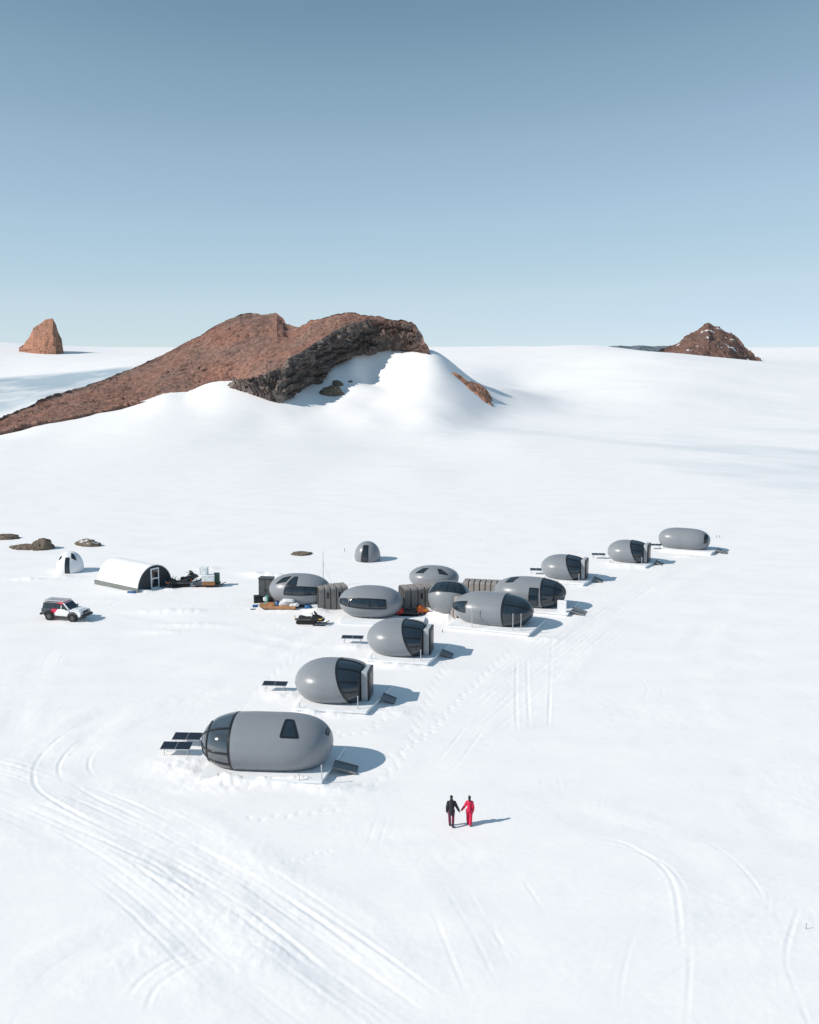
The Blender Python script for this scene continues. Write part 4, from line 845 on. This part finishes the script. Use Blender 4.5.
    for xx in np.linspace(-2.05, 0.2, 8): rk.box((xx, 0, 2.02), (0.2, 1.36, 0.03))
    for s in (-1, 1):
        rk.tube([(-2.05, s * 0.68, 2.05), (0.2, s * 0.68, 2.05)], 0.03, 6)
        for xx in (-1.8, -0.8, 0.1): rk.box((xx, s * 0.66, 1.96), (0.06, 0.05, 0.12))
    rk.build('roof_rack', ALU, root)
    sp = MB(); sp.tube([(-2.36, 0, 1.02), (-2.37, 0, 1.02), (-2.55, 0, 1.02), (-2.56, 0, 1.02)], [0.3, 0.37, 0.37, 0.3], 22); sp.build('spare_wheel', TYRE, root)
RED = mat('red_plastic', (0.55, 0.02, 0.03), 0.4)
car()

# ------------------------------------------------------------------ snowmobiles
YEL = mat('yellow_plastic', (0.7, 0.42, 0.02), 0.4); ORG = mat('orange_plastic', (0.65, 0.13, 0.02), 0.45); REDP = mat('red_hood', (0.6, 0.02, 0.03), 0.35); SEAT = mat('seat_vinyl', (0.02, 0.02, 0.022), 0.55)
HOOD = mat('black_hood', (0.012, 0.012, 0.013), 0.35)
def snowmobile(label, px, py, rz, hood=None, accent=YEL):
    x, y, _ = at(px, py); root = thing('snowmobile', label, 'snowmobile', (x, y, ground_z(x, y)), rz, 'snowmobiles parked about the camp')
    t = MB(); t.prism([(-1.45, 0.18), (-1.35, 0.04), (0.25, 0.0), (0.62, 0.3), (0.5, 0.46), (-1.2, 0.42), (-1.42, 0.32)], -0.2, 0.2, 0.04); t.build('track', TYRE, root)
    k = MB(); k.prism([(-1.5, 0.44), (-1.55, 0.52), (-0.3, 0.62), (0.7, 0.56), (0.72, 0.42)], -0.27, 0.27, 0.03); k.build('tunnel', DARKM, root)
    s = MB(); s.prism([(-1.15, 0.56), (-1.2, 0.82), (-0.9, 0.88), (-0.5, 0.76), (0.15, 0.78), (0.2, 0.6)], -0.2, 0.2, 0.06); s.build('seat', SEAT, root)
    h = MB(); h.prism([(0.0, 0.5), (0.05, 0.86), (0.5, 1.02), (1.0, 0.82), (1.35, 0.55), (1.3, 0.38), (0.3, 0.34)], -0.36, 0.36, 0.09, top_in=(0.5, 0.25)); h.build('hood', hood or HOOD, root)
    for q in (-1, 1):
        a = MB(); a.prism([(0.35, 0.5), (0.55, 0.78), (0.95, 0.72), (1.2, 0.52)], min(q * 0.34, q * 0.37), max(q * 0.34, q * 0.37), 0.01); a.build('side_panel', hood or HOOD, root); a = MB(); a.box((0.95, q * 0.365, 0.62), (0.3, 0.03, 0.12), bev=0.01); a.build('side_stripe', accent, root)
        sk = MB(); sk.prism([(0.25, 0.02), (0.28, 0.08), (1.35, 0.1), (1.68, 0.3), (1.72, 0.26), (1.4, 0.03)], q * 0.5 - 0.08, q * 0.5 + 0.08, 0.012); sk.tube([(0.8, q * 0.5, 0.1), (0.75, q * 0.3, 0.48)], 0.035, 6); sk.build('ski', BLACK, root)
        hd = MB(); hd.ball((1.18, q * 0.17, 0.68), (0.07, 0.09, 0.06), 6); hd.build('headlight', ALU, root)
    w = MB(); w.prism([(0.48, 1.0), (0.28, 1.32), (0.31, 1.34), (0.58, 1.0)], -0.3, 0.3, 0.01, top_in=(1.0, 0.3)); w.build('windshield', GLASS, root)
    b = MB(); b.tube([(0.3, 0, 0.85), (0.12, 0, 1.12)], 0.04, 6); b.tube([(0.02, -0.4, 1.14), (0.12, -0.2, 1.13), (0.12, 0.2, 1.13), (0.02, 0.4, 1.14)], 0.022, 6); b.build('handlebar', BLACK, root)
    r = MB(); r.tube([(-1.5, -0.18, 0.56), (-1.6, -0.18, 0.8), (-1.6, 0.18, 0.8), (-1.5, 0.18, 0.56)], 0.022, 6); r.build('rear_grab_bar', accent, root)
    return root
sm = snowmobile('black snowmobile with yellow trim parked alone in front of the hall', 311, 624.5, R(-4))
def sm_copy(label, px, py, rz, swap):
    x, y, _ = at(px, py); return dup(sm, label, (x, y, ground_z(x, y)), rz, swap)
sm_copy('black and orange snowmobile beside the barrel tent front', 177, 587.5, R(188), {'yellow_plastic': ORG})
sm_copy('dark snowmobile seen from behind between the tent and the crates', 189, 582.5, R(62), {'yellow_plastic': BLACK})
sm_copy('red snowmobile half hidden behind an egg pod, left of the orange one', 404, 617.8, R(170), {'black_hood': REDP, 'yellow_plastic': REDP})
sm_copy('orange and black snowmobile with yellow trim by the snow heap', 415.5, 616.6, R(20), {'black_hood': ORG, 'yellow_plastic': YEL})

# ------------------------------------------------------------------ freight and gear
WOOD = mat('bare_plywood', (0.42, 0.21, 0.095), 0.7, var=0.18, scale=2.2); WCR = mat('white_case', (0.72, 0.76, 0.77), 0.5, var=0.06); GRN = mat('green_case', (0.02, 0.085, 0.05), 0.45); BLU = mat('blue_plastic', (0.03, 0.13, 0.33), 0.4)
BAG = mat('white_sack', (0.7, 0.72, 0.74), 0.75, var=0.1, scale=3, bump=0.5); TEAL = mat('teal_sack', (0.05, 0.32, 0.27), 0.6); GREYB = mat('grey_case', (0.42, 0.44, 0.45), 0.5); CARD = mat('brown_crate', (0.36, 0.17, 0.075), 0.75, var=0.2)
def sledge(label, px, py, rz, L, Wd, m, h=0.22, runner=DARKM, nose=0.5, bow=False):
    x, y, _ = at(px, py); root = thing('cargo_sledge', label, 'sledge', (x, y, max(0, ground_z(x, y))), rz, 'cargo sledges')
    g = MB()
    if bow: g.prism([(-L / 2, h), (-L / 2, h + 0.2), (L / 2 - 0.2, h + 0.2), (L / 2 + 0.6, h + 0.34), (L / 2 + 0.5, h + 0.16), (L / 2 - 0.3, h)], -Wd / 2, Wd / 2, 0.015)
    else:
        for i in range(7): g.box((0, -Wd / 2 + (i + 0.5) * Wd / 7, h + 0.04), (L, Wd / 7 - 0.02, 0.07), bev=0.01)
        for xx in (-L * 0.4, 0, L * 0.4): g.box((xx, 0, h - 0.04), (0.1, Wd, 0.08))
    g.build('sledge_bed', m, root)
    for s in (-1, 1):
        r = MB(); r.prism([(-L / 2 - 0.1, 0.0), (-L / 2 - 0.1, 0.06), (L / 2, 0.06), (L / 2 + nose, 0.3), (L / 2 + nose + 0.05, 0.26), (L / 2 + 0.1, 0.0)], s * Wd * 0.36 - 0.06, s * Wd * 0.36 + 0.06)
        for xx in (-L * 0.4, 0, L * 0.4): r.box((xx, s * Wd * 0.36, 0.12), (0.09, 0.08, h - 0.02))
        r.build('runner', runner, root)
    return root
def case(name, label, cat, px, py, dims, z=0.0, rz=0.0, m=WCR, group=None, lid=True):
    x, y, _ = at(px, py, z=z); root = thing(name, label, cat, (x, y, z), rz, group); w, d, h = dims
    b = MB(); b.box((0, 0, h * (0.42 if lid else 0.5)), (w, d, h * (0.84 if lid else 1)), bev=0.03)
    for s in (-1, 1): b.box((s * w * 0.3, -d / 2, h * 0.4), (0.06, 0.05, h * 0.7), bev=0.01)
    b.build('case_body', m, root)
    if lid:
        l = MB(); l.box((0, 0, h * 0.925), (w * 1.03, d * 1.03, h * 0.15), bev=0.03); l.box((0, -d * 0.53, h * 0.84), (0.12, 0.05, 0.12)); l.build('lid', m, root)
    return root
def sack(label, px, py, dims, z=0.0, m=BAG, rz=0.0, group='sacks among the gear', name='sack'):
    x, y, _ = at(px, py, z=z); bm = bmesh.new(); bmesh.ops.create_icosphere(bm, subdivisions=4, radius=1); co = np.array([v.co for v in bm.verts])
    c2 = np.sign(co) * np.abs(co) ** 0.6; n = fbm(co[:, 0] * 2 + px, co[:, 1] * 2, co[:, 2] * 2, 3) * 0.16; c2 = c2 * (1 + n)[:, None]
    for v, c in zip(bm.verts, c2): v.co = Vector((c[0] * dims[0] / 2, c[1] * dims[1] / 2, dims[2] / 2 + c[2] * dims[2] / 2))
    me = bpy.data.meshes.new(name); bm.to_mesh(me); bm.free(); me.materials.append(m)
    for p in me.polygons: p.use_smooth = True
    o = bpy.data.objects.new(name, me); C.objects.link(o); o.location = (x, y, z); o.rotation_euler = (0, 0, rz); return tag(o, label, 'sack', group)
def drum(label, px, py, r=0.3, h=0.85, z=0.0, m=BLU, lying=False, rz=0.0):
    x, y, _ = at(px, py, z=z); root = thing('drum', label, 'drum', (x, y, z), rz, 'blue drums'); b = MB(); prof = [(0, r * 0.9), (0.03, r), (h * 0.32, r), (h * 0.34, r * 1.05), (h * 0.37, r), (h * 0.63, r), (h * 0.66, r * 1.05), (h * 0.69, r), (h * 0.97, r), (h, r * 0.9)]
    f = (lambda t: (t - h / 2, 0, r)) if lying else (lambda t: (0, 0, t)); b.tube([f(t) for t, _ in prof], [q for _, q in prof], 20); b.build('drum_body', m, root)
    c = MB(); c.tube([f(h - 0.01), f(h + 0.03)], r * 0.8, 18); c.build('lid', BLACK, root); return root
# load beside the tent
sledge('dark flat sledge carrying the white crates beside the tent', 207, 586, R(4), 3.0, 1.5, DARKM)
case('crate', 'low brown crate under the white crates on the flat sledge', 'crate', 209, 584.6, (1.35, 0.8, 0.4), z=0.3, rz=R(4), m=CARD, group='crates on the flat sledge')
case('crate', 'wide white crate stacked on the low brown crate', 'crate', 208.5, 580.8, (1.35, 0.85, 0.68), z=0.72, rz=R(3), group='crates on the flat sledge')
case('crate', 'topmost white crate of the stack on the flat sledge', 'crate', 203.8, 574.0, (0.92, 0.75, 0.78), z=1.42, rz=R(-4), group='crates on the flat sledge')
case('crate', 'dark green crate at the right end of the flat sledge', 'crate', 217, 583.2, (0.62, 0.75, 1.15), z=0.3, rz=R(6), m=GRN, group='crates on the flat sledge')
case('box', 'small blue box lying in the snow at the tent base', 'box', 131.5, 593.2, (0.85, 0.35, 0.22), rz=R(-15), m=BLU, group='loose things at the tent')
case('box', 'grey green box at the end of the tent base board', 'box', 139, 590.5, (0.8, 0.6, 0.4), rz=R(20), m=SKIRT, group='loose things at the tent')
# clutter left of the hall
def cabinet():
    x, y, _ = at(267, 601); root = thing('gear_cabinet', 'tall black cabinet at the left end of the hall', 'cabinet', (x, y, 0), R(-8)); b = MB(); b.box((0, 0, 1.3), (1.45, 1.0, 2.4), bev=0.03); b.box((0, 0, 0.06), (1.35, 0.9, 0.12)); b.build('cabinet_body', BLACK, root)
    for s in (-1, 1): d = MB(); d.box((s * 0.36, -0.52, 1.3), (0.66, 0.04, 2.2), bev=0.01); d.box((s * 0.08, -0.56, 1.3), (0.04, 0.05, 0.3)); d.build('door', DARKM, root)
    t = MB(); t.box((0, 0, 2.53), (1.55, 1.1, 0.06), bev=0.02); t.build('cabinet_top', DARKM, root)
cabinet()
case('bin', 'black square bin at the far left of the hall gear', 'bin', 257.5, 602.5, (0.75, 0.7, 0.75), rz=R(12), m=BLACK, group='bins and boxes by the hall')
case('bin', 'black box stacked against the front of the tall cabinet', 'bin', 262.5, 599.5, (0.6, 0.6, 1.35), rz=R(-14), m=BLACK, group='bins and boxes by the hall')
case('bin', 'low dark bin before the tall cabinet beside the teal sack', 'bin', 270.5, 603.2, (0.55, 0.5, 0.8), rz=R(4), m=DARKM, group='bins and boxes by the hall')
sack('small teal sack in front of the tall cabinet', 267, 604.0, (0.42, 0.35, 0.9), z=0.05, m=TEAL)
sack('small white sack on the bins by the tall cabinet', 265.2, 601.0, (0.4, 0.35, 0.4), z=0.95)
sledge('pale plywood sledge with pointed bow lying before the hall', 281, 609.5, R(178), 3.1, 1.15, WOOD, h=0.1, bow=True)
case('crate', 'flat brown crate lid lying behind the plywood sledge', 'crate', 271, 605.5, (0.9, 0.6, 0.3), rz=R(-25), m=CARD, lid=False, group='bins and boxes by the hall')
sack('left long white sack lying on the plywood sledge', 284.5, 605.8, (1.3, 0.8, 0.5), z=0.32, rz=R(6)); sack('right white sack lying on the plywood sledge', 294.5, 606.4, (1.0, 0.75, 0.45), z=0.32, rz=R(-8)); sack('white sack on top of the two sacks on the plywood sledge', 288.5, 602.2, (1.2, 0.6, 0.35), z=0.78)
sack('white sack on the snow right of the blue drum', 317, 608.6, (1.5, 0.8, 0.55)); sack('pale sack half buried left of the plywood sledge', 263, 607.2, (1.0, 0.5, 0.25))
drum('blue drum at the end of the sacks on the plywood sledge', 277.6, 606.2, 0.26, 0.5, z=0.32); drum('blue drum lying on the snow right of the plywood sledge', 308, 609.6, 0.24, 0.62, lying=True, rz=R(10))
case('box', 'grey equipment box against the hall pod above the blue drum', 'box', 309, 604.3, (0.75, 0.6, 0.95), rz=R(-4), m=GREYB, group='bins and boxes by the hall'); case('box', 'low dark box left of the grey equipment box', 'box', 302.5, 604.5, (0.9, 0.5, 0.5), rz=R(-4), m=DARKM, group='bins and boxes by the hall')
case('box', 'flat blue box far left before the black bins', 'box', 256.5, 607.0, (0.8, 0.5, 0.2), rz=R(14), m=BLU, group='bins and boxes by the hall'); case('box', 'thin dark plank box just below the flat blue box', 'box', 253, 609.8, (0.5, 0.25, 0.1), rz=R(10), m=DARKM, lid=False, group='bins and boxes by the hall')
def pole(label, px, py, h, r, m, name='pole', cat='pole', guy=False):
    x, y, _ = at(px, py); z = ground_z(x, y); root = thing(name, label, cat, (x, y, z - 0.1), 0); g = MB(); g.tube([(0, 0, 0), (0, 0, h * 0.6), (0, 0, h)], [r, r, r * 0.6], 8); g.build('pole_shaft', m, root)
    c = MB(); c.ball((0, 0, h), r * 1.6, 6); c.build('pole_tip', m, root)
    if guy:
        w = MB()
        for a in (0.4, 2.5, 4.6): w.tube([(0, 0, h * 0.72), (1.1 * math.cos(a), 1.1 * math.sin(a), 0.1)], 0.008, 4)
        w.build('guy_wires', GALV, root)
pole('thin radio mast rising behind the leftmost hall pod', 323.5, 586, 4.0, 0.035, GALV, 'radio_mast', 'mast', True)
pole('short dark marker pole alone in the snow at lower right', 806, 929, 0.36, 0.013, DARKM, 'marker_pole')
pole('small marker pole in the snow just right of the upright grey dome', 344.5, 552, 0.5, 0.03, DARKM, 'marker_pole'); pole('thin stick in open snow right of the egg pod by the sleds', 442.5, 632.5, 0.3, 0.03, BLACK, 'marker_pole')
pole('left of two tiny stakes in the snow right of the farthest pod', 716.5, 538.3, 0.4, 0.03, DARKM, 'marker_pole'); pole('right of two tiny stakes in the snow right of the farthest pod', 719.5, 538, 0.4, 0.03, DARKM, 'marker_pole')

# ------------------------------------------------------------------ people
SKIN = mat('skin', (0.45, 0.27, 0.2), 0.55); HAIRD = mat('dark_hair', (0.012, 0.009, 0.008), 0.5); JBLK = mat('black_jacket', (0.014, 0.016, 0.02), 0.7, scale=12, var=0.3, bump=0.4); TMAR = mat('maroon_trousers', (0.15, 0.008, 0.04), 0.75, scale=12, var=0.25, bump=0.4); SRED = mat('red_snowsuit', (0.62, 0.006, 0.06), 0.65, scale=12, var=0.15, bump=0.4); TRED = mat('dark_red_trim', (0.36, 0.006, 0.04), 0.7)
def person(label, foot, H, yaw, woman, hold):
    """hold = +1 / -1: the side of the hand being held. Built facing +y (away from the viewer)"""
    root = thing('person', label, 'person', foot, yaw, None)
    k = H / 1.8; sh = 0.17 * k * (0.93 if woman else 1.08); hipw = 0.1 * k
    J = {}
    J['pel'] = Vector((0, 0, 0.95)) * k; J['chest'] = Vector((0, 0.03, 1.33)) * k; J['neck'] = Vector((0, 0.035, 1.53)) * k; J['head'] = Vector((0, 0.06, 1.67)) * k
    def limb(m, pts, rad, n=10): m.tube(pts, rad, n); [m.ball(p, r, 6) for p, r in zip(pts, rad)]
    body, outer, low = MB(), MB(), MB()
    def ell(m, c, r): m.ball(c, r, 12)
    puff = 1.12 if not woman else 1.06
    # bare body: head, neck, hands (five fingers), core under the clothes
    ell(body, J['head'], (0.076 * k, 0.095 * k, 0.112 * k)); body.tube([J['neck'] - Vector((0, 0, 0.06)), J['head']], [0.06 * k, 0.052 * k], 10)
    body.ball(J['head'] + Vector((0, 0.097 * k, -0.02 * k)), (0.014, 0.022, 0.02), 5)
    for s in (-1, 1): body.ball(J['head'] + Vector((s * 0.078 * k, 0, -0.01 * k)), (0.012, 0.022, 0.032), 5); body.ball(J['head'] + Vector((s * 0.03 * k, 0.085 * k, 0.01 * k)), 0.012, 5)
    limb(body, [J['pel'], (J['pel'] + J['chest']) / 2, J['chest'], J['neck']], [0.12 * k, 0.11 * k, 0.12 * k, 0.06 * k])
    lean = -0.012
    for m, R_ in ((outer, 1.0),):
        if woman:
            limb(m, [J['pel'] + Vector((0, -0.015, 0.0)), Vector((0, 0.0, 1.1)) * k, Vector((0, 0.02, 1.25)) * k, J['chest'] + Vector((0, 0, 0.06))], [0.165 * k, 0.135 * k, 0.155 * k, 0.145 * k], 16)
        else:
            limb(m, [J['pel'] + Vector((0, -0.01, -0.1)), Vector((0, 0.0, 1.08)) * k, Vector((0, 0.02, 1.26)) * k, J['chest'] + Vector((0, 0, 0.06))], [0.19 * k, 0.175 * k, 0.185 * k, 0.165 * k], 16)
        ell(m, J['chest'] + Vector((0, 0, 0.09 * k)), (sh * 1.1, 0.125 * k, 0.09 * k)); m.tube([J['chest'] + Vector((0, 0, 0.1 * k)), J['neck'] + Vector((0, 0, 0.02 * k))], [0.11 * k, 0.085 * k], 12)
    root.scale = (0.93, 0.95, 1.0)
    hands = {}
    for s in (-1, 1):
        S = Vector((s * sh, 0.03, 1.395 * k))
        if s == hold: E = S + Vector((s * 0.14, -0.03, -0.26 * k)); Wr = Vector((s * 0.445, 0.03, 0.92 * k))
        else: E = S + Vector((s * 0.075, -0.05, -0.28 * k)); Wr = S + Vector((s * 0.07, 0.02, -0.53 * k))
        limb(outer, [S, E, Wr], [0.088 * k * puff, 0.078 * k * puff, 0.062 * k * puff]); hands[s] = Wr
        d = (Wr - E).normalized(); side = Vector((0, 1, 0)); side = (side - d * side.dot(d)).normalized(); nrm = d.cross(side)
        limb(body, [E, Wr, Wr + d * 0.05], [0.04, 0.032, 0.034]); pc = Wr + d * 0.07; body.box(pc, (0.034, 0.08, 0.09), Matrix((nrm, side, d)).transposed(), bev=0.014)
        for i, ln in enumerate((0.066, 0.078, 0.072, 0.055)):
            b0 = pc + d * 0.04 + side * (0.03 - 0.02 * i); q = b0 + d * ln * 0.5 - nrm * s * 0.008; body.tube([b0 - d * 0.02, b0, q, q + d * ln * 0.3 - nrm * s * 0.035], [0.011, 0.0105, 0.0095, 0.008], 8)
        t0 = pc + side * 0.035 - d * 0.02; body.tube([t0, t0 + side * 0.03 + d * 0.025, t0 + side * 0.035 + d * 0.06], [0.013, 0.012, 0.0095], 8)
    # legs, mid stride
    for s, fy, lift in ((-1, 0.16, 0.0), (1, -0.14, 0.03)):
        hp = Vector((s * hipw, 0, 0.93 * k)); an = Vector((s * hipw * (0.7 if woman else 0.75), fy, 0.1 * k + lift)); kn = (hp + an) / 2 + Vector((s * 0.01, 0.05, 0.02))
        rr = (0.125, 0.098, 0.1, 0.098) if woman else (0.115, 0.082, 0.082, 0.075)
        limb(low, [hp, kn, (kn + an) / 2 - Vector((0, 0.02, 0)), an + Vector((0, 0, 0.02))], [r * k for r in rr], 12); limb(body, [hp, kn, an], [0.08 * k, 0.055 * k, 0.042 * k])
        bt = MB(); limb(bt, [an + Vector((0, 0, 0.1 * k)), an, an + Vector((0, 0.0, -0.045 * k))], [0.075 * k, 0.072 * k, 0.07 * k], 10); limb(bt, [an + Vector((0, -0.05, -0.06 * k)), an + Vector((0, 0.1, -0.06 * k)), an + Vector((0, 0.16, -0.065 * k))], [0.052 * k, 0.052 * k, 0.042 * k], 10)
        remesh(bt, 'boot', BLACK, root, 0.014)
    ell(low, J['pel'], (0.175 * k, 0.125 * k, 0.13 * k))
    if woman: ell(low, J['pel'] + Vector((0, -0.05, -0.04)), (0.17 * k, 0.11 * k, 0.12 * k))
    remesh(body, 'body', SKIN, root, 0.008)
    remesh(low, 'trousers' if not woman else 'snowsuit_trousers', TMAR if not woman else SRED, root, 0.014); remesh(outer, 'jacket' if not woman else 'snowsuit_jacket', JBLK if not woman else SRED, root, 0.014)
    h = MB(); hd = J['head']
    if woman:
        ell(h, hd + Vector((0, -0.012, 0.015)), (0.09 * k, 0.1 * k, 0.118 * k)); limb(h, [hd + Vector((0, -0.05, 0.0)), hd + Vector((0, -0.085, -0.1)), hd + Vector((0, -0.09, -0.2))], [0.085, 0.07, 0.045]); remesh(h, 'hair', HAIRD, root, 0.012)
        b = MB(); b.tube([(0, -0.0, 1.0 * k), (0, -0.0, 1.05 * k)], 0.16 * k, 20); remesh(b, 'belt', TRED, root, 0.014)
    else:
        ell(h, hd + Vector((0, -0.012, 0.022)), (0.09 * k, 0.103 * k, 0.112 * k)); h.tube([hd + Vector((0, 0, 0.02)), hd + Vector((0, 0, 0.045))], 0.104 * k, 16); remesh(h, 'beanie', HAIRD, root, 0.012)
        c = MB(); c.tube([J['neck'] + Vector((0, -0.02, -0.04)), J['neck'] + Vector((0, -0.01, 0.05))], [0.125 * k, 0.1 * k], 14); remesh(c, 'hood_collar', JBLK, root, 0.012)
    return root
def remesh(mb, name, m, parent, vox):
    o = mb.build(name, m); md = o.modifiers.new('r', 'REMESH'); md.mode = 'VOXEL'; md.voxel_size = vox; md.use_smooth_shade = True
    s = o.modifiers.new('s', 'SMOOTH'); s.factor = 0.5; s.iterations = 3
    bpy.context.view_layer.update(); me = bpy.data.meshes.new_from_object(o.evaluated_get(bpy.context.evaluated_depsgraph_get())); o.modifiers.clear(); o.data = me; o.parent = parent
    if not me.materials: me.materials.append(m)
    return o
fx, fy, _ = at(451.3, 827.5); gx, gy, _ = at(469.2, 826)
fz, gz = ground_z(fx, fy), ground_z(gx, gy)
person('man in black jacket, beanie and maroon trousers holding the hand of his companion', (fx, fy, fz), 1.83, R(2), False, 1)
person('woman in bright red snowsuit with dark hair walking hand in hand', (gx, gy, gz), 1.74, R(-4), True, -1)
